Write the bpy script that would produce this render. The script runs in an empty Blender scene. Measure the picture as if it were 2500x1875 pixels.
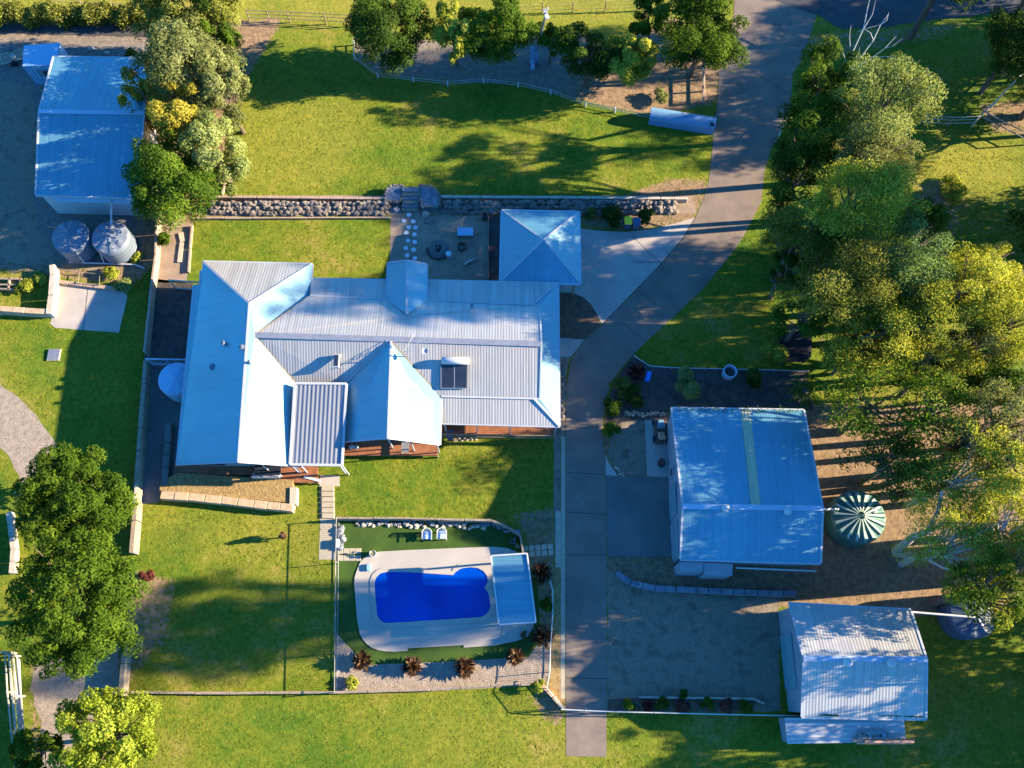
import bpy, bmesh, math, random
import numpy as np
from mathutils import Vector, Matrix
# ------------------------------------------------------------------ camera, sky, sun, exposure
SC = bpy.context.scene
COL = SC.collection
F, TH, H = 2200.0, math.radians(19.0), 64.0          # focal length in photo pixels, tilt from straight down, flying height
cam = bpy.data.objects.new('camera', bpy.data.cameras.new('camera')); COL.objects.link(cam)
cam.location = (0, 0, H); cam.rotation_euler = (TH, 0, 0)
cam.data.sensor_width = 36; cam.data.lens = 36*F/2500; cam.data.clip_end = 5000; cam.data.clip_start = 1
SC.camera = cam
SUN_EL, SUN_AZ = math.radians(18.5), math.radians(5.0)   # azimuth measured from +x (east) towards +y
SUNV = Vector((math.cos(SUN_AZ)*math.cos(SUN_EL), math.sin(SUN_AZ)*math.cos(SUN_EL), math.sin(SUN_EL)))
W = bpy.data.worlds.new('World'); SC.world = W; W.use_nodes = True
wn = W.node_tree.nodes; wl = W.node_tree.links
bg = wn['Background']; sky = wn.new('ShaderNodeTexSky'); sky.sky_type = 'NISHITA'
sky.sun_disc = False; sky.sun_elevation = SUN_EL; sky.sun_rotation = math.pi/2-SUN_AZ
sky.ozone_density = 6.0; sky.air_density = 1.0; sky.dust_density = 0.2; sky.altitude = 300
tint = wn.new('ShaderNodeMix'); tint.data_type = 'RGBA'; tint.blend_type = 'MULTIPLY'; tint.inputs[0].default_value = 1; tint.inputs[7].default_value = (0.30, 0.83, 1.10, 1)
wl.new(sky.outputs[0], tint.inputs[6]); wl.new(tint.outputs[2], bg.inputs[0]); bg.inputs[1].default_value = 0.09
sl = bpy.data.lights.new('sun', 'SUN'); sl.energy = 5.0; sl.angle = math.radians(0.5); sl.color = (1.0, 0.81, 0.56)
so = bpy.data.objects.new('sun', sl); COL.objects.link(so); so.rotation_euler = SUNV.to_track_quat('Z', 'Y').to_euler()
SC.view_settings.view_transform = 'Standard'; SC.view_settings.look = 'None'
SC.view_settings.gamma = 1; SC.view_settings.exposure = 2.45
SC.render.engine = 'CYCLES'
try:
    SC.cycles.max_bounces = 5; SC.cycles.diffuse_bounces = 2; SC.cycles.glossy_bounces = 2
    SC.cycles.transmission_bounces = 3; SC.cycles.transparent_max_bounces = 4
except Exception: pass
_s, _c = math.sin(TH), math.cos(TH)
def P(px, py, z=0.0):
    """point of the place at height z seen at photo pixel (px, py)"""
    u = (px-1250)/F; v = -(py-937.5)/F
    dy = v*_c+_s; dz = v*_s-_c; t = (H-z)/(-dz)
    return Vector((u*t, dy*t, z))
def PX(p):
    d = Vector(p)-Vector((0, 0, H)); y = d.y*_c+d.z*_s; z = -d.y*_s+d.z*_c
    return 1250+F*d.x/-z, 937.5-F*y/-z
rng = np.random.default_rng(7); random.seed(7)
# ------------------------------------------------------------------ object helpers
def tag(o, label=None, cat=None, group=None, kind=None):
    if label: o['label'] = label
    if cat: o['category'] = cat
    if group: o['group'] = group
    if kind: o['kind'] = kind
    return o
def thing(name, label, cat, loc=(0, 0, 0), group=None, rz=0):
    o = bpy.data.objects.new(name, None); COL.objects.link(o); o.location = loc; o.rotation_euler.z = rz
    o.empty_display_size = 0.3
    return tag(o, label, cat, group)
def link(name, me, mat, parent=None):
    o = bpy.data.objects.new(name, me); COL.objects.link(o)
    if mat is not None: me.materials.append(mat)
    if parent is not None:
        o.parent = parent
        if parent.type == 'EMPTY': o.matrix_parent_inverse = Matrix.Translation(-Vector(parent.location))
    return o
def copy_tree(o, parent=None):
    c = o.copy(); COL.objects.link(c)
    if parent is not None: c.parent = parent
    for ch in list(o.children): copy_tree(ch, c)
    return c
class MB:
    def __init__(s): s.v = []; s.f = []; s.uv = []
    def add(s, vs, fs, uvs=None):
        b = len(s.v); s.v += [tuple(p) for p in vs]
        for i, f in enumerate(fs):
            s.f.append(tuple(b+k for k in f)); s.uv.append(uvs[i] if uvs else None)
        return s
    def prism(s, pts, z0, z1):
        n = len(pts); a = sum(pts[i][0]*pts[(i+1) % n][1]-pts[(i+1) % n][0]*pts[i][1] for i in range(n))
        if a < 0: pts = pts[::-1]
        vs = [(p[0], p[1], z0) for p in pts]+[(p[0], p[1], z1) for p in pts]
        fs = [tuple(range(n, 2*n)), tuple(range(n-1, -1, -1))]+[(i, (i+1) % n, n+(i+1) % n, n+i) for i in range(n)]
        return s.add(vs, fs)
    def box(s, c, d, rz=0.0, bev=0.0):
        hx, hy, hz = d[0]/2, d[1]/2, d[2]/2; ca, sa = math.cos(rz), math.sin(rz)
        if bev:
            b = bev; pr = [(-hx+b, -hy), (hx-b, -hy), (hx, -hy+b), (hx, hy-b), (hx-b, hy), (-hx+b, hy), (-hx, hy-b), (-hx, -hy+b)]
            n = 8; vs = []
            for k, (z, q) in enumerate(((-hz, 1), (hz-b, 1), (hz, 1-b/max(hx, hy)))):
                vs += [(c[0]+x*q*ca-y*q*sa, c[1]+x*q*sa+y*q*ca, c[2]+z) for x, y in pr]
            fs = [tuple(range(16, 24)), tuple(range(7, -1, -1))]
            for k in (0, 8): fs += [(k+i, k+(i+1) % n, k+8+(i+1) % n, k+8+i) for i in range(n)]
            return s.add(vs, fs)
        return s.prism([(c[0]+x*ca-y*sa, c[1]+x*sa+y*ca) for x, y in ((-hx, -hy), (hx, -hy), (hx, hy), (-hx, hy))], c[2]-hz, c[2]+hz)
    def tube(s, pts, r, n=8, caps=True):
        pts = [Vector(p) for p in pts]; rs = r if isinstance(r, (list, tuple)) else [r]*len(pts)
        b = len(s.v); vs = []
        for i, p in enumerate(pts):
            d = (pts[min(i+1, len(pts)-1)]-pts[max(i-1, 0)]).normalized()
            a = d.cross(Vector((0, 0, 1)) if abs(d.z) < 0.9 else Vector((1, 0, 0))).normalized(); e = d.cross(a)
            for k in range(n):
                t = 2*math.pi*k/n; vs.append(p+a*(rs[i]*math.cos(t))+e*(rs[i]*math.sin(t)))
        fs = [(i*n+k, i*n+(k+1) % n, (i+1)*n+(k+1) % n, (i+1)*n+k) for i in range(len(pts)-1) for k in range(n)]
        if caps: fs += [tuple(range(n-1, -1, -1)), tuple((len(pts)-1)*n+k for k in range(n))]
        return s.add(vs, fs)
    def lathe(s, c, prof, n=32):
        vs = [(c[0]+r*math.cos(2*math.pi*k/n), c[1]+r*math.sin(2*math.pi*k/n), c[2]+z) for r, z in prof for k in range(n)]
        fs = [(i*n+k, i*n+(k+1) % n, (i+1)*n+(k+1) % n, (i+1)*n+k) for i in range(len(prof)-1) for k in range(n)]
        return s.add(vs, fs)
    def sheet(s, pts, udir, th=0.08):
        """a roof plane: corrugation runs across udir; has thickness"""
        pts = [Vector(p) for p in pts]; n = len(pts)
        nz = sum(((pts[i].x*pts[(i+1) % n].y-pts[(i+1) % n].x*pts[i].y) for i in range(n)))
        if nz < 0: pts = pts[::-1]
        u = Vector(udir).normalized(); w = Vector((-u.y, u.x, 0))
        uv = [(p.dot(u), p.dot(w)) for p in pts]
        vs = pts+[p-Vector((0, 0, th)) for p in pts]
        fs = [tuple(range(n)), tuple(range(2*n-1, n-1, -1))]+[(i, i+n, (i+1) % n+n, (i+1) % n) for i in range(n)]
        return s.add(vs, fs, [uv, uv[::-1]]+[[(0, 0)]*4]*n)
    def build(s, name, mat, parent=None, smooth=False):
        me = bpy.data.meshes.new(name); me.from_pydata(s.v, [], s.f)
        weld = any(u is not None for u in s.uv)
        if any(u is not None for u in s.uv):
            L = me.uv_layers.new(name='UVMap'); i = 0
            for k, f in enumerate(s.f):
                for j in range(len(f)):
                    L.data[i].uv = s.uv[k][j] if s.uv[k] else (0, 0); i += 1
        if smooth: me.polygons.foreach_set('use_smooth', [True]*len(me.polygons))
        if weld:
            b = bmesh.new(); b.from_mesh(me); bmesh.ops.remove_doubles(b, verts=b.verts, dist=.06); b.to_mesh(me); b.free()
        me.update()
        return link(name, me, mat, parent)
# ------------------------------------------------------------------ materials
def nodes(name):
    m = bpy.data.materials.new(name); m.use_nodes = True; t = m.node_tree
    return m, t, t.nodes, t.links, t.nodes['Principled BSDF']
def ramp(ns, stops):
    r = ns.new('ShaderNodeValToRGB'); e = r.color_ramp.elements
    while len(e) > 1: e.remove(e[-1])
    e[0].position = stops[0][0]; e[0].color = (*stops[0][1], 1)
    for p, c in stops[1:]: x = e.new(p); x.color = (*c, 1)
    return r
def noise(t, scale, detail=4, rough=0.6, vec=None, dist=0.0):
    n = t.nodes.new('ShaderNodeTexNoise'); n.inputs['Scale'].default_value = scale; n.inputs['Detail'].default_value = detail
    n.inputs['Roughness'].default_value = rough; n.inputs['Distortion'].default_value = dist
    if vec is None:
        g = t.nodes.new('ShaderNodeNewGeometry'); vec = g.outputs['Position']
    t.links.new(vec, n.inputs['Vector']); return n
def math_n(t, op, a, b):
    n = t.nodes.new('ShaderNodeMath'); n.operation = op
    for i, x in enumerate((a, b)):
        if x is None: continue
        if isinstance(x, (int, float)): n.inputs[i].default_value = x
        else: t.links.new(x, n.inputs[i])
    return n.outputs[0]
def mix_c(t, fac, a, b, mode='MIX'):
    n = t.nodes.new('ShaderNodeMix'); n.data_type = 'RGBA'; n.blend_type = mode
    for s, x in ((0, fac), (6, a), (7, b)):
        if isinstance(x, (int, float)): n.inputs[s].default_value = x
        elif isinstance(x, tuple): n.inputs[s].default_value = (*x, 1)
        else: t.links.new(x, n.inputs[s])
    return n.outputs[2]
def surf(name, c1, c2, scale=1.5, rough=0.8, bump=0.3, bscale=12.0, metal=0.0, c3=None, bdist=0.05, spec=0.3, fine=None):
    m, t, ns, ls, b = nodes(name)
    n = noise(t, scale, 6, 0.65)
    st = [(0.3, c1), (0.7, c2)] if c3 is None else [(0.28, c1), (0.5, c2), (0.72, c3)]
    r = ramp(ns, st); ls.new(n.outputs['Fac'], r.inputs[0]); col = r.outputs[0]
    n2 = noise(t, bscale, 5, 0.7)
    if fine:
        r2 = ramp(ns, [(0.3, (1-fine,)*3), (0.7, (1+fine*0.6,)*3)]); ls.new(n2.outputs['Fac'], r2.inputs[0])
        col = mix_c(t, 1.0, col, r2.outputs[0], 'MULTIPLY')
    ls.new(col, b.inputs['Base Color'])
    b.inputs['Roughness'].default_value = rough; b.inputs['Metallic'].default_value = metal
    b.inputs['Specular IOR Level'].default_value = spec
    if bump:
        bp = ns.new('ShaderNodeBump'); bp.inputs['Strength'].default_value = bump; bp.inputs['Distance'].default_value = bdist
        ls.new(n2.outputs['Fac'], bp.inputs['Height']); ls.new(bp.outputs[0], b.inputs['Normal'])
    return m
def roofing(name, col, col2, period=0.19, depth=0.03, metal=0.35, rough=0.42, streak=0.12):
    m, t, ns, ls, b = nodes(name)
    tc = ns.new('ShaderNodeTexCoord'); sep = ns.new('ShaderNodeSeparateXYZ'); ls.new(tc.outputs['UV'], sep.inputs[0])
    w = math_n(t, 'SINE', math_n(t, 'MULTIPLY', sep.outputs[0], 2*math.pi/period), None)
    w2 = math_n(t, 'MULTIPLY', w, 0.5)
    cmb = ns.new('ShaderNodeCombineXYZ'); ls.new(math_n(t, 'MULTIPLY', sep.outputs[0], 3.2), cmb.inputs[0]); ls.new(math_n(t, 'MULTIPLY', sep.outputs[1], 0.12), cmb.inputs[1])
    n = noise(t, 1.0, 5, 0.7, cmb.outputs[0]); n3 = noise(t, 0.25, 5, 0.6)
    r = ramp(ns, [(0.35, col2), (0.6, col)]); ls.new(n.outputs['Fac'], r.inputs[0])
    r3 = ramp(ns, [(0.3, (1-streak,)*3), (0.7, (1.04,)*3)]); ls.new(n3.outputs['Fac'], r3.inputs[0])
    c = mix_c(t, 1.0, r.outputs[0], r3.outputs[0], 'MULTIPLY')
    ls.new(c, b.inputs['Base Color']); b.inputs['Metallic'].default_value = metal
    rr = ramp(ns, [(0.3, (rough+0.1,)*3), (0.7, (rough-0.06,)*3)]); ls.new(n3.outputs['Fac'], rr.inputs[0]); ls.new(rr.outputs[0], b.inputs['Roughness'])
    bp = ns.new('ShaderNodeBump'); bp.inputs['Strength'].default_value = 1.0; bp.inputs['Distance'].default_value = depth
    ls.new(w2, bp.inputs['Height']); ls.new(bp.outputs[0], b.inputs['Normal'])
    return m
def leafmat(name, dark, mid, light, trans=0.42):
    m, t, ns, ls, b = nodes(name)
    a = ns.new('ShaderNodeAttribute'); a.attribute_name = 'tint'
    n = noise(t, 0.55, 3, 0.6)
    v = math_n(t, 'ADD', math_n(t, 'MULTIPLY', a.outputs['Fac'], 0.62), math_n(t, 'MULTIPLY', n.outputs['Fac'], 0.42))
    r = ramp(ns, [(0.22, dark), (0.5, mid), (0.82, light)]); ls.new(v, r.inputs[0])
    ls.new(r.outputs[0], b.inputs['Base Color']); b.inputs['Roughness'].default_value = 0.7; b.inputs['Specular IOR Level'].default_value = 0.08
    tr = ns.new('ShaderNodeBsdfTranslucent')
    ls.new(mix_c(t, 1.0, r.outputs[0], (1.25, 1.15, 0.6), 'MULTIPLY'), tr.inputs[0])
    mx = ns.new('ShaderNodeMixShader'); mx.inputs[0].default_value = trans
    ls.new(b.outputs[0], mx.inputs[1]); ls.new(tr.outputs[0], mx.inputs[2]); ls.new(mx.outputs[0], ns['Material Output'].inputs[0])
    return m
def grassmat(name, lush=True):
    m, t, ns, ls, b = nodes(name)
    big = noise(t, 0.11, 5, 0.6, None, 0.5); mid = noise(t, 0.8, 5, 0.7); fine = noise(t, 3.2, 8, 0.82, None, 0.6); vf = noise(t, 13.0, 5, 0.8)
    r = ramp(ns, [(0.34, (0.05, 0.115, 0.010)), (0.44, (0.10, 0.158, 0.013)), (0.54, (0.165, 0.188, 0.018)), (0.66, (0.28, 0.22, 0.06))])
    f = math_n(t, 'ADD', math_n(t, 'MULTIPLY', big.outputs['Fac'], 0.6), math_n(t, 'MULTIPLY', mid.outputs['Fac'], 0.4)); ls.new(f, r.inputs[0])
    r2 = ramp(ns, [(0.34, (0.50, 0.58, 0.5)), (0.5, (0.92, 0.95, 0.9)), (0.66, (1.22, 1.16, 1.25))]); ls.new(fine.outputs['Fac'], r2.inputs[0])
    g = mix_c(t, 1.0, r.outputs[0], r2.outputs[0], 'MULTIPLY')
    dn = noise(t, 2.6, 6, 0.75)
    rd = ramp(ns, [(0.3, (0.13, 0.085, 0.05)), (0.5, (0.24, 0.165, 0.10)), (0.7, (0.36, 0.25, 0.14))]); ls.new(dn.outputs['Fac'], rd.inputs[0])
    a = ns.new('ShaderNodeAttribute'); a.attribute_name = 'dirt'
    k = math_n(t, 'ADD', a.outputs['Fac'], math_n(t, 'MULTIPLY', math_n(t, 'SUBTRACT', dn.outputs['Fac'], 0.5), 1.3))
    rk = ramp(ns, [(0.42, (0, 0, 0)), (0.6, (1, 1, 1))]); ls.new(k, rk.inputs[0])
    dry = ns.new('ShaderNodeAttribute'); dry.attribute_name = 'dry'
    g = mix_c(t, dry.outputs['Fac'], g, mix_c(t, 1.0, (0.34, 0.29, 0.05), r2.outputs[0], 'MULTIPLY'))
    gr = ns.new('ShaderNodeAttribute'); gr.attribute_name = 'grey'
    rg = ramp(ns, [(0.3, (0.13, 0.12, 0.11)), (0.7, (0.27, 0.245, 0.21))]); ls.new(dn.outputs['Fac'], rg.inputs[0])
    d2 = mix_c(t, gr.outputs['Fac'], rd.outputs[0], rg.outputs[0])
    c = mix_c(t, rk.outputs[0], g, d2); ls.new(c, b.inputs['Base Color'])
    b.inputs['Roughness'].default_value = 0.9; b.inputs['Specular IOR Level'].default_value = 0.1
    bp = ns.new('ShaderNodeBump'); bp.inputs['Strength'].default_value = 1.0; bp.inputs['Distance'].default_value = 0.22
    hh = math_n(t, 'ADD', fine.outputs['Fac'], math_n(t, 'MULTIPLY', vf.outputs['Fac'], 0.45)); ls.new(hh, bp.inputs['Height']); ls.new(bp.outputs[0], b.inputs['Normal'])
    return m
M = {}
M['ground'] = grassmat('grass_and_dirt')
M['asphalt'] = surf('driveway_concrete', (0.125, 0.098, 0.078), (0.195, 0.152, 0.117), 0.55, 0.85, 0.2, 24, fine=0.16)
M['road'] = surf('road_bitumen', (0.035, 0.036, 0.04), (0.07, 0.068, 0.07), 0.5, 0.9, 0.3, 20, fine=0.2)
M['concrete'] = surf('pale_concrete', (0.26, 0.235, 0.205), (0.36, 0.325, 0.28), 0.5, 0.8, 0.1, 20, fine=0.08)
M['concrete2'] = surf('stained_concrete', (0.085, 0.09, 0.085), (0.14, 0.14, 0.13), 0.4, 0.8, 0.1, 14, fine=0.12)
M['deckconc'] = surf('pool_paving', (0.28, 0.255, 0.22), (0.34, 0.31, 0.265), 0.4, 0.7, 0.05, 20, fine=0.05)
M['gravel'] = surf('grey_gravel', (0.085, 0.068, 0.048), (0.21, 0.17, 0.12), 1.0, 0.95, 0.9, 9, fine=0.35, c3=(0.15, 0.115, 0.075), bdist=0.08)
M['gravelpale'] = surf('pale_gravel', (0.19, 0.155, 0.125), (0.33, 0.275, 0.215), 2.5, 0.95, 1.0, 11, fine=0.4, bdist=0.1)
M['mulch'] = surf('brown_mulch', (0.06, 0.04, 0.03), (0.17, 0.11, 0.07), 2.2, 0.95, 1.0, 10, fine=0.4, bdist=0.1)
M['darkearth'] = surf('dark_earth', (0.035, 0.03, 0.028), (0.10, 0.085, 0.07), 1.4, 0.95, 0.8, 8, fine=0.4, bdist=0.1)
M['dirtbrown'] = surf('packed_dirt', (0.19, 0.14, 0.10), (0.29, 0.22, 0.155), 1.2, 0.95, 0.5, 14, fine=0.2)
M['straw'] = surf('straw_mulch', (0.19, 0.125, 0.05), (0.34, 0.24, 0.10), 3.0, 0.95, 1.0, 9, fine=0.4, bdist=0.12)
M['turf'] = surf('artificial_turf', (0.02, 0.05, 0.005), (0.042, 0.085, 0.008), 0.7, 0.9, 0.5, 22, fine=0.2)
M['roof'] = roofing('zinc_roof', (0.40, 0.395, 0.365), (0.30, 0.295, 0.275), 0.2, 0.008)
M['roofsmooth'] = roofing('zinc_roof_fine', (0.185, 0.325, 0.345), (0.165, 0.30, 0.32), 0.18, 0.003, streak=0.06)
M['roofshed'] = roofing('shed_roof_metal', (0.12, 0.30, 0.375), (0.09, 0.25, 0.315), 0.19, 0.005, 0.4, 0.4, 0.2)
M['rooflean'] = roofing('old_roof_metal', (0.42, 0.42, 0.42), (0.33, 0.33, 0.33), 0.3, 0.03, 0.3, 0.5, 0.2)
M['patio'] = roofing('patio_roof_sheet', (0.26, 0.27, 0.28), (0.21, 0.22, 0.235), 0.3, 0.03, 0.4, 0.35)
M['beige'] = roofing('fibreglass_sheet', (0.42, 0.40, 0.25), (0.34, 0.32, 0.20), 0.21, 0.02, 0.0, 0.5)
M['trim'] = surf('painted_trim', (0.30, 0.32, 0.34), (0.35, 0.37, 0.39), 2, 0.5, 0.0)
M['white'] = surf('white_paint', (0.38, 0.385, 0.38), (0.44, 0.445, 0.44), 2, 0.5, 0.05)
M['wallgrey'] = surf('grey_blue_wall', (0.16, 0.19, 0.22), (0.20, 0.235, 0.27), 0.8, 0.6, 0.1, 6)
M['wallblue'] = surf('pale_blue_wall', (0.28, 0.36, 0.44), (0.33, 0.41, 0.49), 0.8, 0.5, 0.1, 6)
M['brickwall'] = surf('rendered_wall', (0.45, 0.44, 0.42), (0.56, 0.55, 0.52), 1.5, 0.8, 0.2, 10)
M['door'] = surf('roller_door', (0.10, 0.19, 0.22), (0.13, 0.23, 0.27), 1.5, 0.5, 0.1, 5)
M['steel'] = surf('galvanised_steel', (0.26, 0.27, 0.28), (0.36, 0.37, 0.39), 3, 0.4, 0.0, metal=0.6)
M['rust'] = surf('rusty_iron', (0.06, 0.035, 0.03), (0.15, 0.08, 0.05), 5, 0.8, 0.4, 20)
M['black'] = surf('black_plastic', (0.01, 0.01, 0.012), (0.022, 0.022, 0.025), 4, 0.5, 0.0)
M['glass'] = surf('dark_glass', (0.012, 0.016, 0.025), (0.02, 0.026, 0.04), 1, 0.08, 0.0, spec=0.8)
M['deck'] = surf('red_brown_decking', (0.17, 0.065, 0.032), (0.28, 0.115, 0.055), 3, 0.6, 0.2, 14, fine=0.15)
M['timber'] = surf('weathered_timber', (0.16, 0.125, 0.09), (0.30, 0.24, 0.17), 4, 0.85, 0.4, 14, fine=0.2)
M['paletimber'] = surf('pale_timber', (0.24, 0.17, 0.125), (0.35, 0.26, 0.19), 4, 0.8, 0.3, 14, fine=0.15)
M['pinktimber'] = surf('oiled_timber', (0.38, 0.19, 0.11), (0.50, 0.28, 0.17), 4, 0.7, 0.2, 14)
M['sandstone'] = surf('sandstone_blocks', (0.30, 0.20, 0.12), (0.42, 0.31, 0.20), 1.6, 0.85, 0.5, 9, c3=(0.34, 0.2, 0.1), fine=0.2)
M['palestone'] = surf('pale_stone', (0.32, 0.28, 0.21), (0.44, 0.38, 0.29), 1.6, 0.85, 0.5, 9, fine=0.2)
M['rock'] = surf('grey_brown_rock', (0.07, 0.06, 0.05), (0.26, 0.22, 0.185), 2.2, 0.9, 0.8, 7, fine=0.3, bdist=0.08)
M['bluerock'] = surf('slate_rock', (0.07, 0.08, 0.10), (0.22, 0.24, 0.27), 3.0, 0.85, 0.8, 7, fine=0.3, bdist=0.08)
M['bark'] = surf('pale_bark', (0.26, 0.23, 0.19), (0.46, 0.42, 0.37), 4, 0.9, 0.5, 10)
M['darkbark'] = surf('brown_bark', (0.07, 0.05, 0.035), (0.15, 0.11, 0.08), 4, 0.9, 0.5, 10)
M['whitebark'] = surf('bleached_wood', (0.34, 0.34, 0.34), (0.46, 0.45, 0.44), 4, 0.8, 0.2, 10)
M['tank'] = surf('grey_tank_plastic', (0.09, 0.115, 0.15), (0.12, 0.145, 0.18), 1.2, 0.45, 0.05, 6)
M['tankblue'] = surf('pale_blue_tank_plastic', (0.18, 0.33, 0.46), (0.22, 0.37, 0.50), 1.2, 0.4, 0.05, 6)
M['tankdark'] = surf('dark_grey_tank_plastic', (0.04, 0.065, 0.11), (0.06, 0.09, 0.14), 1.2, 0.4, 0.05, 6)
M['ribglint'] = surf('sunlit_green_plastic', (0.34, 0.44, 0.34), (0.42, 0.52, 0.42), 1.2, 0.5, 0.05, 6)  # paler green puts the sun's reflection on the lid ribs into the colour
M['tankgreen'] = surf('green_tank_plastic', (0.03, 0.10, 0.085), (0.045, 0.13, 0.11), 1.2, 0.45, 0.05, 6)
M['bluemetal'] = surf('blue_paint_and_shade', (0.10, 0.21, 0.33), (0.13, 0.25, 0.38), 1.0, 0.45, 0.05, 6)
M['bluebright'] = surf('bright_blue_plastic', (0.02, 0.16, 0.55), (0.03, 0.22, 0.65), 2, 0.4, 0.0)
M['yellow'] = surf('yellow_plastic', (0.85, 0.52, 0.01), (0.88, 0.56, 0.02), 2, 0.4, 0.0)
M['binblue'] = surf('dark_blue_plastic', (0.04, 0.07, 0.13), (0.05, 0.09, 0.16), 2, 0.4, 0.0)
M['paver'] = surf('cream_paver', (0.27, 0.235, 0.165), (0.34, 0.30, 0.22), 3, 0.8, 0.2, 14)
M['stepstone'] = surf('white_stepping_stone', (0.46, 0.48, 0.50), (0.52, 0.54, 0.56), 3, 0.7, 0.2, 14)
M['seal'] = surf('slab_joint', (0.05, 0.045, 0.04), (0.07, 0.06, 0.055), 3, 0.9, 0.0)
M['cushion'] = surf('pale_blue_fabric', (0.36, 0.48, 0.56), (0.40, 0.52, 0.60), 3, 0.8, 0.1, 14)
def water():
    m, t, ns, ls, b = nodes('pool_water')
    n = noise(t, 0.35, 4, 0.5); r = ramp(ns, [(0.35, (0.0, 0.028, 0.24)), (0.65, (0.0, 0.05, 0.36))]); ls.new(n.outputs['Fac'], r.inputs[0])
    ls.new(r.outputs[0], b.inputs['Base Color']); b.inputs['Roughness'].default_value = 0.06; b.inputs['Specular IOR Level'].default_value = 0.35
    n2 = noise(t, 3.0, 3, 0.5); bp = ns.new('ShaderNodeBump'); bp.inputs['Strength'].default_value = 0.12; bp.inputs['Distance'].default_value = 0.05
    ls.new(n2.outputs['Fac'], bp.inputs['Height']); ls.new(bp.outputs[0], b.inputs['Normal']); return m
M['water'] = water()
LF = {
 'olive': leafmat('olive_leaves', (0.045, 0.06, 0.015), (0.14, 0.165, 0.05), (0.29, 0.32, 0.12)),
 'yellow': leafmat('yellow_leaves', (0.09, 0.085, 0.01), (0.25, 0.225, 0.024), (0.40, 0.37, 0.06)),
 'lime': leafmat('yellow_green_leaves', (0.085, 0.105, 0.012), (0.26, 0.29, 0.03), (0.46, 0.48, 0.08)),
 'soft': leafmat('soft_lime_leaves', (0.06, 0.09, 0.008), (0.20, 0.26, 0.02), (0.36, 0.42, 0.06)),
 'green': leafmat('green_leaves', (0.018, 0.042, 0.004), (0.06, 0.115, 0.009), (0.16, 0.24, 0.022)),
 'bright': leafmat('bright_green_leaves', (0.012, 0.034, 0.003), (0.048, 0.093, 0.006), (0.13, 0.195, 0.016)),
 'dark': leafmat('dark_green_leaves', (0.012, 0.03, 0.005), (0.036, 0.075, 0.009), (0.11, 0.17, 0.02)),
 'pale': leafmat('grey_green_leaves', (0.06, 0.09, 0.02), (0.18, 0.23, 0.065), (0.36, 0.40, 0.14)),
 'teal': leafmat('blue_green_leaves', (0.03, 0.065, 0.018), (0.105, 0.175, 0.05), (0.26, 0.36, 0.12)),
 'brown': leafmat('brown_olive_leaves', (0.04, 0.05, 0.009), (0.135, 0.155, 0.024), (0.29, 0.30, 0.06)),
 'purple': leafmat('purple_brown_leaves', (0.02, 0.008, 0.006), (0.07, 0.03, 0.015), (0.26, 0.16, 0.08), 0.2),
 'reddish': leafmat('reddish_leaves', (0.04, 0.012, 0.01), (0.12, 0.035, 0.025), (0.24, 0.08, 0.05), 0.2),
}
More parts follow.
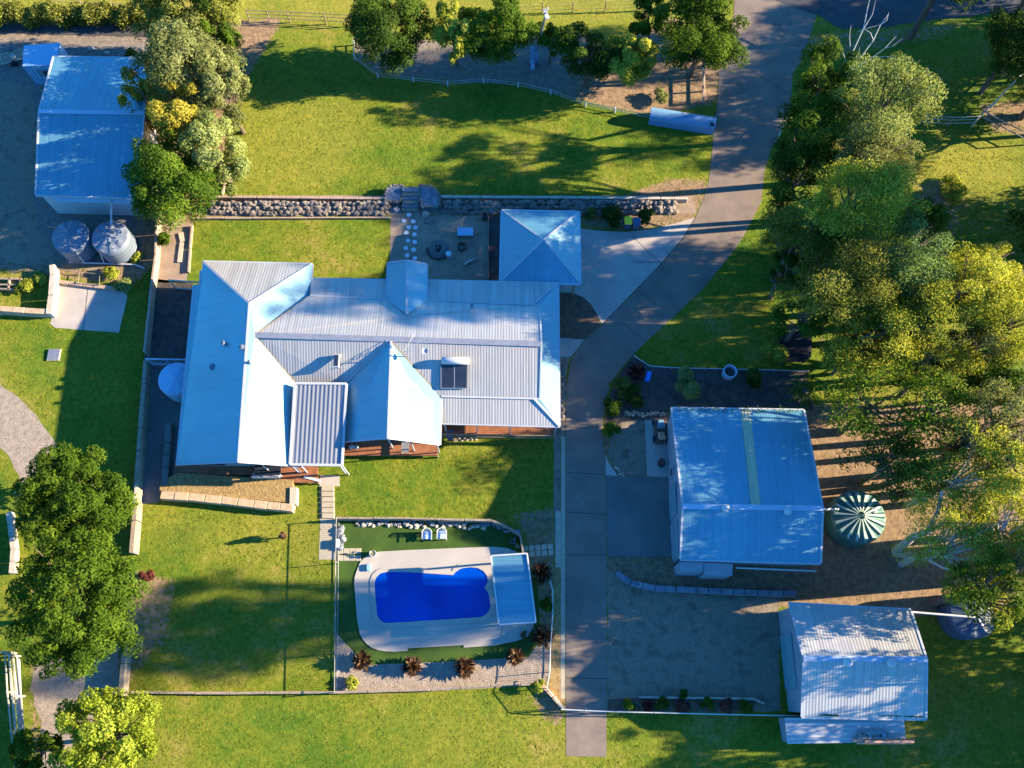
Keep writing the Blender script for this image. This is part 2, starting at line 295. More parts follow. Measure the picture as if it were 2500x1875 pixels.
# ------------------------------------------------------------------ ground sheet
def inpoly(X, Y, poly):
    r = np.zeros(X.shape, bool); n = len(poly); j = n-1
    for i in range(n):
        xi, yi = poly[i]; xj, yj = poly[j]
        c = ((yi > Y) != (yj > Y)) & (X < (xj-xi)*(Y-yi)/((yj-yi) or 1e-9)+xi); r ^= c; j = i
    return r
def blur(a, k):
    for ax in (0, 1):
        p = np.cumsum(np.pad(a, [(k+1, k) if i == ax else (0, 0) for i in (0, 1)], mode='edge'), axis=ax)
        a = (p[2*k+1:] - p[:-2*k-1])/(2*k+1) if ax == 0 else (p[:, 2*k+1:]-p[:, :-2*k-1])/(2*k+1)
    return a
def ground():
    nx, ny = 420, 340; xs = np.linspace(-58, 58, nx); ys = np.linspace(-16, 72, ny)
    XX, YY = np.meshgrid(xs, ys)
    d = (np.stack([XX, YY, np.zeros_like(XX)], -1)-np.array([0, 0, H])); y = d[..., 1]*_c+d[..., 2]*_s; z = -d[..., 1]*_s+d[..., 2]*_c
    px = 1250-F*d[..., 0]/z; py = 937.5+F*y/z
    DIRT = [([(330, 60), (700, 40), (560, 260), (540, 480), (380, 640), (330, 700), (-200, 640), (-200, 90)], .85),
            ([(862, 130), (920, 178), (1090, 200), (1265, 203), (1500, 265), (1600, 285), (1755, 250), (1755, 90), (1640, 40), (1500, 110), (1380, 70), (1150, 120), (870, 60)], .95),
            ([(1640, 430), (1740, 440), (1700, 540), (1640, 560), (1420, 560), (1410, 520)], .8),
            ([(1850, 480), (2250, 420), (2700, 520), (2700, 960), (2300, 950), (2000, 860), (1880, 780), (1900, 620)], .38),
            ([(2230, 560), (2700, 470), (2700, 760), (2400, 760), (2250, 700)], .35),
            ([(1960, 985), (2500, 985), (2700, 1500), (2240, 1500), (1900, 1480), (1460, 1440), (1480, 1370), (1960, 1370)], .98),
            ([(1240, 1250), (1360, 1240), (1362, 1700), (1330, 1720), (1320, 1560), (1280, 1300)], .9),
            ([(300, 1380), (440, 1400), (420, 1560), (300, 1690), (260, 1700)], .6),
            ([(60, 1600), (160, 1580), (180, 1875), (60, 1900)], .55), ([(-200, 900), (70, 1000), (120, 1100), (50, 1240), (-200, 1240)], .0),
            ([(2380, 250), (2600, 230), (2600, 350), (2420, 330)], .7), ([(1940, 80), (2400, 40), (2300, 100), (1960, 160)], .5),
            ([(2250, 450), (2360, 440), (2330, 560), (2230, 560)], .6), ([(1270, 1690), (1385, 1690), (1385, 1800), (1340, 1770)], .7),
            ([(1474, 1020), (1650, 1000), (1655, 1410), (1478, 1410)], .97), ([(120, 260), (340, 480), (340, 640), (130, 640), (90, 300)], .8)]
    DRY = [([(-200, -50), (640, -50), (640, 60), (-200, 60)], .5), ([(560, 240), (860, 230), (900, 330), (800, 470), (560, 470)], .35), ([(2260, 330), (2500, 330), (2500, 470), (2240, 480)], .45),
           ([(900, 1690), (1400, 1690), (1400, 1900), (1000, 1900)], .12), ([(680, -40), (1760, -60), (1760, 60), (680, 60)], .4), ([(340, 1230), (800, 1230), (800, 1360), (340, 1330)], .25)]
    GREY = [([(-200, 90), (400, 90), (340, 640), (-200, 640)], 1.0), ([(850, 60), (1400, 100), (1400, 260), (850, 200)], .8)]
    def lay(L, k):
        a = np.zeros_like(px)
        for poly, v in L: a = np.maximum(a, inpoly(px, py, poly)*v)
        return blur(a, k)
    dirt, dry, grey = lay(DIRT, 2), lay(DRY, 5), lay(GREY, 4)
    verts = np.stack([XX, YY, np.zeros_like(XX)], -1).reshape(-1, 3).tolist()
    idx = np.arange(nx*ny).reshape(ny, nx)
    faces = np.stack([idx[:-1, :-1], idx[:-1, 1:], idx[1:, 1:], idx[1:, :-1]], -1).reshape(-1, 4).tolist()
    b = len(verts); R = 2500
    verts += [(-R, -R, 0), (R, -R, 0), (R, R, 0), (-R, R, 0)]
    c = [int(idx[0, 0]), int(idx[0, -1]), int(idx[-1, -1]), int(idx[-1, 0])]
    e = [idx[0, :].tolist(), idx[:, -1].tolist(), idx[-1, ::-1].tolist(), idx[::-1, 0].tolist()]
    for k in range(4): faces.append(tuple([b+k, b+(k+1) % 4]+e[k][::-1]))
    me = bpy.data.meshes.new('ground'); me.from_pydata(verts, [], faces)
    for nm, a in (('dirt', dirt), ('dry', dry), ('grey', grey)):
        at = me.attributes.new(nm, 'FLOAT', 'POINT'); at.data.foreach_set('value', np.append(a.reshape(-1), [0.1]*4).astype(np.float32))
    me.update(); o = link('ground', me, M['ground']); tag(o, kind='structure')
ground()
LV = [0]
def rough(pts, amp, seg=14):
    """pixel polygon with an uneven edge"""
    out = []; n = len(pts)
    for i in range(n):
        a, b = pts[i], pts[(i+1) % n]; L = math.hypot(b[0]-a[0], b[1]-a[1]); k = max(1, int(L/seg))
        for j in range(k):
            t = j/k; out.append((a[0]+(b[0]-a[0])*t+random.uniform(-amp, amp), a[1]+(b[1]-a[1])*t+random.uniform(-amp, amp)))
    return out
PATCH = []
def patch(name, pts, mat, level=1, amp=0.0, z=None):
    PATCH.append(pts)
    if amp: pts = rough(pts, amp)
    z = level*0.004 if z is None else z
    w = [P(x, y, 0) for x, y in pts]
    mb = MB().prism([(p.x, p.y) for p in w], z-0.03 if z < .03 else 0, z)
    o = mb.build(name, mat); tag(o, kind='structure'); return o
# ------------------------------------------------------------------ roads, slabs, beds
drv = [(1382, 1846), (1381, 1300), (1381, 1090), (1383, 950), (1388, 915), (1394, 880), (1406, 856), (1428, 829), (1469, 793), (1529, 735), (1572, 690), (1616, 642), (1645, 608), (1668, 581), (1699, 529),
       (1717, 486), (1729, 450), (1736, 400), (1743, 318), (1750, 262), (1755, 200), (1752, 150), (1775, 110), (1790, 60), (1796, -60), (1850, -60), (1870, -6), (1993, 38), (1975, 95), (1955, 150), (1935, 180), (1932, 243), (1922, 292), (1903, 327), (1880, 370), (1866, 420), (1859, 490),
       (1840, 530), (1816, 576), (1795, 608), (1770, 639), (1715, 706), (1645, 772), (1576, 836), (1547, 865), (1520, 896), (1498, 924), (1480, 970), (1471, 1031), (1474, 1089), (1478, 1161), (1481, 1410), (1482, 1600), (1480, 1848)]
patch('driveway', drv, M['asphalt'], 3)
patch('road', [(1860, -10), (1993, 38), (2060, 72), (2160, 66), (2280, 48), (2430, 32), (2600, 25), (2900, 10), (2900, -220), (1800, -220), (1800, -62), (1846, -62)], M['road'], 2, 2.5)
patch('apron', [(1300, 556), (1418, 558), (1471, 564), (1529, 566), (1587, 560), (1645, 547), (1697, 531), (1666, 581), (1643, 608), (1614, 642), (1570, 690), (1527, 735), (1469, 791), (1460, 772), (1443, 743), (1425, 726), (1402, 716), (1364, 713), (1300, 712)], M['concrete'], 2)
patch('path', [(1364, 825), (1426, 829), (1404, 858), (1392, 872), (1352, 871), (1352, 825)], M['concrete'], 2)
patch('garden_bed', [(1350, 713), (1402, 716), (1425, 726), (1443, 743), (1460, 772), (1467, 793), (1428, 828), (1350, 826)], M['mulch'], 1)
patch('gravel_strip', [(1350, 870), (1392, 872), (1384, 905), (1381, 960), (1380, 1070), (1369, 1070), (1369, 1250), (1352, 1250), (1352, 1060)], M['gravel'], 1, 1)
patch('gravel_strip', [(1352, 1385), (1370, 1385), (1370, 1702), (1381, 1708), (1381, 1738), (1355, 1715), (1338, 1690), (1345, 1640), (1343, 1590), (1350, 1560)], M['straw'], 1, 1)
patch('paving_strip', [(1370, 1066), (1380, 1066), (1380, 1706), (1369, 1706)], M['paver'], 2)
patch('paving_strip', [(1356, 1248), (1369, 1248), (1369, 1385), (1356, 1385)], M['paver'], 2)
patch('fire_pit_yard', [(954, 526), (1193, 526), (1193, 700), (950, 700)], M['dirtbrown'], 1, .8)
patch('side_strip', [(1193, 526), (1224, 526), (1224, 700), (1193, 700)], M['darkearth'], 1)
patch('gravel_yard', [(-300, 190), (30, 200), (70, 215), (85, 260), (92, 330), (80, 480), (95, 560), (128, 600), (132, 648), (60, 642), (0, 640), (-300, 640)], M['gravel'], 2, 3)
patch('yard_track', [(-200, 46), (150, 50), (360, 54), (372, 66), (365, 92), (250, 88), (100, 84), (-200, 80)], M['road'], 2, 2)
patch('yard_track', [(-300, 930), (0, 940), (30, 958), (75, 1000), (110, 1045), (140, 1090), (150, 1150), (110, 1230), (60, 1225), (50, 1170), (20, 1110), (-10, 1085), (-300, 1000)], M['gravelpale'], 1, 2)
patch('lower_track', [(88, 1600), (150, 1610), (290, 1570), (292, 1700), (240, 1720), (170, 1900), (100, 1900), (100, 1760), (75, 1680)], M['gravelpale'], 1, 3)
patch('concrete_pad', [(148, 694), (268, 709), (306, 712), (311, 725), (298, 780), (290, 812), (230, 808), (135, 800), (122, 790), (128, 770)], M['concrete'], 2, .6)
patch('side_yard', [(368, 680), (470, 690), (470, 880), (352, 880)], M['darkearth'], 1)
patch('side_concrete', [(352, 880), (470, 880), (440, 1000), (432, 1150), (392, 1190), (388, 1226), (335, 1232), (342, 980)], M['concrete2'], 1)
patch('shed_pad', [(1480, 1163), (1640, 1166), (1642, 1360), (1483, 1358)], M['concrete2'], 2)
patch('shed_path', [(1574, 1026), (1640, 1026), (1645, 1166), (1580, 1163)], M['concrete'], 2)
patch('gravel_bed', [(1520, 1030), (1573, 1027), (1579, 1162), (1523, 1160), (1500, 1130), (1486, 1105), (1492, 1060)], M['gravel'], 1, 2)
patch('corner_slab', [(1478, 1108), (1484, 1128), (1500, 1150), (1508, 1162), (1479, 1160)], M['concrete'], 2)
patch('garden_bed', [(1547, 868), (1585, 893), (1700, 898), (1970, 905), (1985, 1000), (1640, 1000), (1600, 1026), (1520, 1028), (1488, 1060), (1476, 1060), (1474, 1030), (1484, 975), (1502, 926), (1524, 896)], M['darkearth'], 1, 1)
patch('gravel_yard', [(1483, 1395), (1520, 1400), (1590, 1440), (1700, 1452), (1900, 1462), (1905, 1735), (1880, 1738), (1483, 1738)], M['gravel'], 1, 2)
patch('garden_bed', [(1484, 1708), (1560, 1704), (1760, 1704), (1850, 1712), (1830, 1738), (1484, 1736)], M['mulch'], 2, 1)
patch('terrace_bed', [(520, 477), (1690, 478), (1700, 520), (1420, 522), (1190, 524), (953, 526), (500, 530)], M['dirtbrown'], 1, 1)
patch('garden_bed', [(385, 540), (470, 545), (455, 690), (372, 690)], M['dirtbrown'], 1, 1)
patch('turf', [(822, 1272), (1200, 1268), (1262, 1300), (1276, 1340), (1312, 1420), (1318, 1540), (1290, 1603), (1160, 1611), (912, 1622), (872, 1602), (822, 1546)], M['turf'], 1)
patch('pool_gravel', [(822, 1546), (872, 1602), (912, 1623), (1160, 1612), (1290, 1604), (1322, 1560), (1343, 1600), (1338, 1650), (1322, 1672), (1050, 1688), (818, 1692)], M['gravelpale'], 2, .6)
deckpx = [(865, 1424), (866, 1410), (870, 1397), (875, 1384), (880, 1372), (892, 1360), (906, 1353), (925, 1347), (1000, 1343), (1146, 1337), (1206, 1335), (1237, 1338), (1258, 1346), (1272, 1356), (1286, 1380), (1300, 1440), (1308, 1500), (1302, 1532), (1288, 1554), (1261, 1565), (1207, 1576), (1132, 1581), (1132, 1575), (995, 1583), (995, 1589), (963, 1591), (940, 1590), (922, 1587), (907, 1581), (895, 1572), (886, 1561), (879, 1549), (872, 1514)]
patch('pool_deck', deckpx, M['deckconc'], 2, z=0.06)
patch('path', [(782, 1266), (819, 1268), (818, 1366), (778, 1366)], M['paver'], 2)
patch('path', [(781, 1160), (829, 1161), (829, 1187), (780, 1187)], M['concrete'], 2, z=0.03)
patch('path', [(780, 1187), (816, 1187), (819, 1268), (780, 1268)], M['dirtbrown'], 1)
def joint(pts, w=0.05, lvl=4, z=None):
    z = lvl*0.004 if z is None else z
    for a, b in zip(pts[:-1], pts[1:]):
        A, B = P(*a), P(*b); d = (B-A).normalized(); n = Vector((-d.y, d.x, 0))*w/2
        JB.prism([(A-n)[:2], (B-n)[:2], (B+n)[:2], (A+n)[:2]], z-.003, z)
JB = MB()
for p in ([(1381, 1043), (1472, 1046)], [(1381, 1154), (1478, 1158)], [(1381, 1250), (1480, 1256)], [(1381, 1354), (1481, 1356)], [(1381, 1655), (1482, 1657)], [(1545, 640), (1612, 640)], [(1519, 786), (1575, 834)], [(1560, 711), (1600, 742)], [(1790, 145), (1932, 232)]):
    joint(p)
joint([(1545, 578), (1612, 643)], lvl=3); joint([(1470, 792), (1570, 690), (1616, 642), (1668, 581), (1699, 529)], .06); joint([(215, 700), (203, 808)], lvl=3)
JB.build('slab_joint', M['seal']); tag(bpy.data.objects['slab_joint'], kind='structure')
# ------------------------------------------------------------------ house
def quad(mb, pts, u, th=.08): mb.sheet([P(*p) for p in pts], u, th)
X1, Y1 = (1, 0, 0), (0, 1, 0)
def walls(name, px, z, mat, parent, inset=.45, top=.12):
    w = [P(x, y, z) for x, y in px]; c = sum(w, Vector())/len(w)
    out = []
    for p in w:
        d = p-c; out.append((c.x+d.x-(math.copysign(inset, d.x)), c.y+d.y-(math.copysign(inset, d.y))))
    return MB().prism(out, 0, z-top).build(name, mat, parent), out
def strip(mb, a, b, w=.16, h=.14):
    """a trim bar between two points of the roof"""
    A, B = Vector(a), Vector(b); d = (B-A); n = Vector((-d.y, d.x, 0)).normalized()*w/2; k = Vector((0, 0, h))
    mb.add([A-n, B-n, B+n, A+n, A-n+k, B-n+k, B+n+k, A+n+k], [(4, 5, 6, 7), (3, 2, 1, 0), (0, 1, 5, 4), (1, 2, 6, 5), (2, 3, 7, 6), (3, 0, 4, 7)])
def strips(name, mat, parent, pairs, w=.16, h=.14, dz=0.0):
    for A, B in pairs:
        t = MB(); strip(t, P(*A)+Vector((0, 0, dz)), P(*B)+Vector((0, 0, dz)), w, h); t.build(name, mat, parent)
def house():
    h = thing('house', 'large white and grey metal-roofed homestead with crossing gables beside the driveway', 'house', P(880, 900))
    E, R1, R2, BK, VE = 3.0, 5.0, 4.78, 3.45, 2.95
    # west wing
    r = MB()
    quad(r, [(495, 638, E), (609, 741, R1), (582, 1128, R1), (431, 1135, E), (473, 696, E-.0), (491, 694, E+.12)], Y1)
    hp = MB(); quad(hp, [(495, 638, E), (762, 644, E), (609, 741, R1)], X1); tag(hp.build('hip_roof', M['roof'], h), 'ribbed north hip of the west wing roof')
    west = r
    r2 = MB(); quad(r2, [(762, 644, E), (757, 722, E+.02), (621, 818, 4.85), (722, 935, 3.3), (742, 937, E), (735, 1139, E), (582, 1128, R1), (609, 741, R1)], Y1)
    a = MB(); a.v, a.f, a.uv = west.v, west.f, west.uv
    b = len(a.v); a.v += r2.v; a.f += [tuple(k+b for k in f) for f in r2.f]; a.uv += r2.uv
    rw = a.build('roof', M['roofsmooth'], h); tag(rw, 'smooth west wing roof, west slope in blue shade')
    rm = MB()
    quad(rm, [(621, 818, R2-.02), (757, 722, BK), (945, 731, BK), (993, 768, 4.05), (1043, 734, BK), (1298, 746, BK), (1318, 745, BK), (1322, 840, R2)], X1)
    quad(rm, [(621, 818, R2-.02), (1322, 840, R2), (1318, 974, BK), (1077, 968, BK), (955, 834, R2), (845, 938, 3.4), (722, 935, 3.25)], X1)
    mr = rm.build('roof', M['roof'], h); tag(mr, 'corrugated main roof running east to west')
    v = MB()
    quad(v, [(760, 680, VE), (945, 683, VE), (945, 731, BK-.03), (757, 722, BK-.03)], X1)
    v.build('verandah_roof', M['roof'], h); v = MB(); quad(v, [(1043, 684, VE), (1363, 691, VE), (1298, 746, BK-.03), (1043, 734, BK-.03)], X1)
    v.build('verandah_roof', M['roof'], h); v = MB(); quad(v, [(1077, 968, BK-.03), (1305, 975, BK-.03), (1366, 1041, VE), (1077, 1033, VE)], X1)
    v.build('verandah_roof', M['roof'], h)
    v = MB(); quad(v, [(1363, 691, VE), (1366, 1041, VE), (1305, 976, BK-.03), (1318, 974, BK-.03), (1318, 745, BK-.03), (1298, 746, BK-.03)], Y1)
    o = v.build('verandah_roof', M['roofsmooth'], h); tag(o, 'narrow east side verandah roof')
    g = MB()
    quad(g, [(955, 833, R2+.06), (848, 938, 3.42), (840, 1079, 3.15), (947, 1070, R2+.0)], Y1)
    quad(g, [(955, 833, R2+.06), (947, 1070, R2), (1074, 1086, 3.15), (1077, 968, 3.42)], Y1)
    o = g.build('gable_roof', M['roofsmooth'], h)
    g = MB()
    quad(g, [(993, 636, 4.25), (947, 642, 3.45), (943, 731, 3.47), (993, 768, 4.22)], Y1)
    quad(g, [(993, 636, 4.25), (993, 768, 4.22), (1043, 734, 3.47), (1042, 645, 3.45)], Y1)
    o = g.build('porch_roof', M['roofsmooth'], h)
    # caps, gutters
    strips('ridge_cap', M['trim'], h, (((609, 741, R1), (582, 1128, R1)), ((495, 638, E), (609, 741, R1)), ((762, 644, E), (609, 741, R1)), ((955, 833, R2+.06), (947, 1070, R2)),
                 ((993, 636, 4.25), (993, 768, 4.22)), ((1363, 691, VE), (1298, 746, BK)), ((1366, 1041, VE), (1305, 975, BK))), .14, .05, .01)
    t = MB(); strip(t, P(621, 818, R2), P(1322, 840, R2), .42, .05); o = t.build('ridge_cap', M['steel'], h)
    strips('gutter', M['trim'], h, (((495, 638, E), (762, 644, E)), ((473, 696, E), (431, 1135, E)), ((760, 680, VE), (945, 683, VE)), ((1043, 684, VE), (1363, 691, VE)), ((1363, 691, VE), (1366, 1041, VE)),
                 ((1077, 1033, VE), (1366, 1041, VE)), ((840, 1079, 3.15), (848, 938, 3.4)), ((1074, 1086, 3.15), (1077, 968, 3.4)), ((762, 644, E), (757, 722, E)), ((947, 642, 3.45), (943, 731, 3.45)), ((1042, 645, 3.45), (1043, 734, 3.45))), .17, .12, -.13)
    strips('flashing', M['trim'], h, (((1077, 968, BK), (1318, 974, BK)), ((757, 722, BK), (943, 731, BK)), ((1043, 734, BK), (1318, 745, BK)), ((1318, 745, BK), (1322, 840, R2)), ((1322, 840, R2), (1318, 974, BK)),
                 ((582, 1128, R1), (431, 1135, E)), ((582, 1128, R1), (735, 1139, E)), ((947, 1070, R2), (840, 1079, 3.15)), ((947, 1070, R2), (1074, 1086, 3.15)), ((993, 636, 4.25), (947, 642, 3.45)), ((993, 636, 4.25), (1042, 645, 3.45))), .12, .05)
    strips('valley_gutter', M['gravel'], h, (((955, 833, R2+.06), (1077, 968, 3.42)), ((621, 818, 4.83), (722, 935, 3.3)), ((621, 818, 4.83), (757, 722, 3.4))), .1, .02)
    # walls
    walls('wall', [(473, 645), (750, 645), (735, 1132), (445, 1132)], E, M['brickwall'], h)
    walls('wall', [(750, 740), (1316, 745), (1316, 972), (745, 965)], BK, M['brickwall'], h)
    walls('wall', [(848, 960), (1070, 960), (1066, 1070), (848, 1062)], 3.15, M['brickwall'], h)
    # gable infills
    for pts, z in ((((431, 1135, E), (582, 1130, R1), (735, 1139, E)), 1), (((840, 1079, 3.15), (947, 1072, R2), (1074, 1086, 3.15)), 1), (((947, 642, 3.45), (993, 638, 4.25), (1042, 645, 3.45)), -1)):
        q = [P(*p)+Vector((0, .35*z, -.1)) for p in pts]; k = Vector((0, .1, 0))
        MB().add([*q, *[p+k for p in q]], [(0, 1, 2), (5, 4, 3), (0, 2, 5, 3), (0, 3, 4, 1), (1, 4, 5, 2)]).build('gable_wall', M['wallblue'], h)
    # windows in the west wing's south wall
    y0 = P(582, 1132, E).y+.45
    for x, w, m in ((447, 1.3, 'white'), (497, 1.9, 'glass'), (560, 2.2, 'door'), (640, 1.9, 'glass')):
        cx = P(x+20, 1140, 1.6).x
        f = MB().box((cx, y0-.05, 1.75), (w, .08, 1.5)).build('window', M['trim'], h); MB().box((cx, y0-.10, 1.75), (w-.16, .03, 1.34)).build('pane', M['glass' if m == 'white' else m], f)
    # decks
    def deck(px, z, name='deck'):
        w = [P(x, y, z) for x, y in px]; o = MB().prism([(p.x, p.y) for p in w], z-.18, z).build(name, M['deck'], h)
        b = MB()      # boards
        xs = [p.x for p in w]; ys = [p.y for p in w]; y = min(ys)+.05
        while y < max(ys)-.14:
            b.box(((min(xs)+max(xs))/2, y+.06, z+.012), (max(xs)-min(xs)-.08, .115, .02)); y += .145
        b.build('deck_board', M['deck'], o)
        for p in w: MB().box((p.x*.999, p.y, (z-.19)/2), (.12, .12, z-.19)).build('deck_pier', M['timber'], o)
        return o
    deck([(838, 1066), (1068, 1066), (1068, 1112), (838, 1112)], .55)
    deck([(425, 1128), (640, 1128), (640, 1160), (428, 1160)], .5)
    deck([(640, 1128), (776, 1128), (776, 1178), (642, 1178)], .45)
    deck([(1077, 1020), (1362, 1020), (1360, 1062), (1077, 1062)], .5)
    # verandah posts
    for x, y, z, b in ((1163, 1040, VE, .5), (1245, 1042, VE, .5), (1358, 1044, VE, .5), (1085, 1038, VE, .5), (948, 1076, 3.3, .5), (1003, 1084, 3.1, .5), (1066, 1088, 3.1, .5), (735, 1142, 2.6, .4), (640, 1139, 2.9, .4), (712, 1141, 2.6, .4), (830, 1142, 2.6, .2)):
        p = P(x, y, z-.2); MB().box((p.x, p.y+.12, (z-.2+b)/2), (.08, .08, z-.2-b)).build('post', M['trim'], h)
    # railing on the east verandah
    r = MB(); A, B = P(1080, 1060, 1.4), P(1360, 1064, 1.4)
    for z in (1.4, .75): r.tube([(A.x, A.y, z), (B.x, B.y, z)], .035, 6)
    n = 40
    for i in range(n+1):
        q = A.lerp(B, i/n); r.tube([(q.x, q.y, .75), (q.x, q.y, 1.4)], .012, 4)
    r.build('railing', M['timber'], h)
    # patio cover
    pc = MB(); quad(pc, [(720, 936, 3.95), (846, 937, 3.95), (835, 1136, 3.5), (708, 1134, 3.5)], X1, .05); c = pc.build('patio_cover', M['patio'], h)
    t = MB()
    for A, B in (((720, 936, 3.95), (846, 937, 3.95)), ((708, 1134, 3.5), (835, 1136, 3.5)), ((720, 936, 3.95), (708, 1134, 3.5)), ((846, 937, 3.95), (835, 1136, 3.5))):
        strip(t, P(*A)-Vector((0, 0, .08)), P(*B)-Vector((0, 0, .08)), .17, .13)
    t.build('fascia', M['trim'], c)
    for x, y, z in ((722, 940, 3.9), (843, 941, 3.9), (711, 1130, 3.4), (832, 1132, 3.4)):
        p = P(x, y, z); MB().box((p.x, p.y, z/2+.02), (.08, .08, z-.12)).build('post', M['trim'], c)
    # roof fittings
    def zs(py): return R2+(BK-R2)*(py-839)/(972-839)
    s = MB(); z0, z1 = zs(888)+.14, zs(946)+.14
    for xa, xb in ((1079, 1108), (1111, 1140)):
        s.sheet([P(xa, 888, z0), P(xb, 888, z0), P(xb-1, 947, z1), P(xa-1, 947, z1)], X1, .09)
    w = s.build('solar_water_heater', M['glass'], h)
    t = MB()
    for a, b in (((1077, 887), (1142, 887)), ((1077, 948), (1141, 948)), ((1077, 887), (1077, 948)), ((1109.5, 887), (1109.5, 948)), ((1142, 887), (1141, 948))):
        strip(t, P(*a, zs(a[1])+.08), P(*b, zs(b[1])+.08), .06, .08)
    t.build('frame', M['steel'], w)
    A, B = P(1081, 880, zs(880)+.34), P(1143, 881, zs(880)+.34); k = (B-A).normalized()
    MB().tube([A-k*.08, A, B, B+k*.08], [.2, .27, .27, .2], 20).build('storage_tank', M['white'], w, True)
    z = zs(880); p = P(821, 880, z+.2)
    f = MB().box((p.x, p.y, z+.08), (.42, 1.0, .25), 0, .03).build('skylight', M['trim'], h); MB().box((p.x, p.y, z+.215), (.28, .84, .03)).build('pane', M['glass'], f)
    # antenna with dish
    p = P(990, 870, 4.5); a = MB(); a.tube([p, p+Vector((0, 0, 1.1))], .03, 6); q = p+Vector((0, 0, 1.05))
    a.tube([q-Vector((.2, .3, 0)), q+Vector((1.5, 1.0, .1))], .02, 5); a.tube([q, q+Vector((.7, 1.3, 0))], .018, 5); a.tube([q, q+Vector((1.45, .05, -.1))], .018, 5)
    for i in range(5):
        e = q+Vector((1.5, 1.0, .1))*(.25+.17*i); a.tube([e-Vector((.14, -.2, 0)), e+Vector((.14, -.2, 0))], .012, 4)
    an = a.build('antenna', M['steel'], h); MB().lathe(q+Vector((1.45, .05, -.25)), [(.02, .02), (.15, .05), (.24, .14), (.22, .14), (.02, .0)], 16).build('dish', M['trim'], an)
    for x, y, z, r, hh in ((549, 842, 4.1, .14, .35), (593, 851, 4.75, .16, .3), (521, 897, 3.8, .2, .12), (1153, 752, 3.65, .09, .5), (614, 889, 4.7, .1, .55)):
        p = P(x, y, z); f = MB().tube([p-Vector((0, 0, .3)), p+Vector((0, 0, hh))], r, 12).build('vent_pipe', M['bluemetal'], h)  # blue shade on the vent pipes is put into their colour
        MB().lathe(p+Vector((0, 0, hh)), [(r*1.3, 0), (r*1.25, .05), (.01, .12)], 12).build('cap', M['tank'], f)
    # clothes / kitchen clutter under the south verandah edge
    return h
house()
# ------------------------------------------------------------------ carport
def carport():
    h = thing('carport', 'square blue-shaded pyramid-roofed carport at the concrete apron', 'carport', P(1320, 610))
    c = [(1225, 513, 2.8), (1414, 517, 2.8), (1417, 692, 2.8), (1221, 688, 2.8)]; a = (1327, 585, 4.2)
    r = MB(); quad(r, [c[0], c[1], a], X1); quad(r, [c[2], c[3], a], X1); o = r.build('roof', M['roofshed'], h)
    r2 = MB(); quad(r2, [c[1], c[2], a], Y1); quad(r2, [c[3], c[0], a], Y1); r2.build('roof', M['roofsmooth'], h)
    strips('ridge_cap', M['trim'], o, [(p, a) for p in c], .12, .05)
    t = MB()
    for i in range(4): strip(t, P(*c[i])-Vector((0, 0, .14)), P(*c[(i+1) % 4])-Vector((0, 0, .14)), .18, .13)
    t.build('gutter', M['wallblue'], h)
    for p, (dx, dy) in zip(c, ((.4, -.4), (-.4, -.4), (-.4, .4), (.4, .4))):
        q = P(*p); MB().box((q.x+dx, q.y+dy, 1.33), (.14, .14, 2.66)).build('post', M['timber'], h)
carport()
# ------------------------------------------------------------------ sheds
def gable_shed(name, label, NW, NE, RW, RE, SW, SE, ze, zr, zs, wallm, roofm):
    h = thing(name, label, 'shed', P((NW[0]+SE[0])/2, (NW[1]+SE[1])/2))
    r = MB(); quad(r, [(*NW, ze), (*NE, ze), (*RE, zr), (*RW, zr)], X1, .07); quad(r, [(*RW, zr), (*RE, zr), (*SE, zs), (*SW, zs)], X1, .07); o = r.build('roof', roofm, h)
    t = MB(); strip(t, P(*RW, zr), P(*RE, zr), .36, .05); t.build('ridge_cap', M['wallblue'], o)
    strips('gutter', M['trim'], o, (((*NW, ze), (*NE, ze)), ((*SW, zs), (*SE, zs))), .2, .15, -.16)
    strips('barge_capping', M['trim'], o, (((*NW, ze), (*RW, zr)), ((*RW, zr), (*SW, zs)), ((*NE, ze), (*RE, zr)), ((*RE, zr), (*SE, zs))), .14, .06, -.02)
    i = .12; a, b, c, d = P(*NW, ze), P(*NE, ze), P(*SE, zs), P(*SW, zs); rw, re = P(*RW, zr), P(*RE, zr)
    pts = [Vector((a.x+i, a.y-.25, 0)), Vector((b.x-i, b.y-.25, 0)), Vector((c.x-i, c.y+.25, 0)), Vector((d.x+i, d.y+.25, 0))]
    k = Vector((0, 0, 1)); vs = pts+[pts[0]+k*(ze-.12), pts[1]+k*(ze-.12), pts[2]+k*(zs-.12), pts[3]+k*(zs-.12), Vector((rw.x+i, rw.y, zr-.12)), Vector((re.x-i, re.y, zr-.12))]
    MB().add(vs, [(0, 1, 5, 4), (2, 3, 7, 6), (3, 0, 4, 8, 7), (1, 2, 6, 9, 5)][::1]).build('wall', wallm, h)
    return h, pts
def wall_item(parent, name, A, B, t0, t1, z0, z1, out, mat, th=.06):
    """flat item on the wall between A and B"""
    p, q = A.lerp(B, t0), A.lerp(B, t1); d = (q-p).normalized(); n = Vector((-d.y, d.x, 0))*out
    return MB().prism([(p+n*.01)[:2], (q+n*.01)[:2], (q+n*(.01+th))[:2], (p+n*(.01+th))[:2]], z0, z1).build(name, mat, parent)
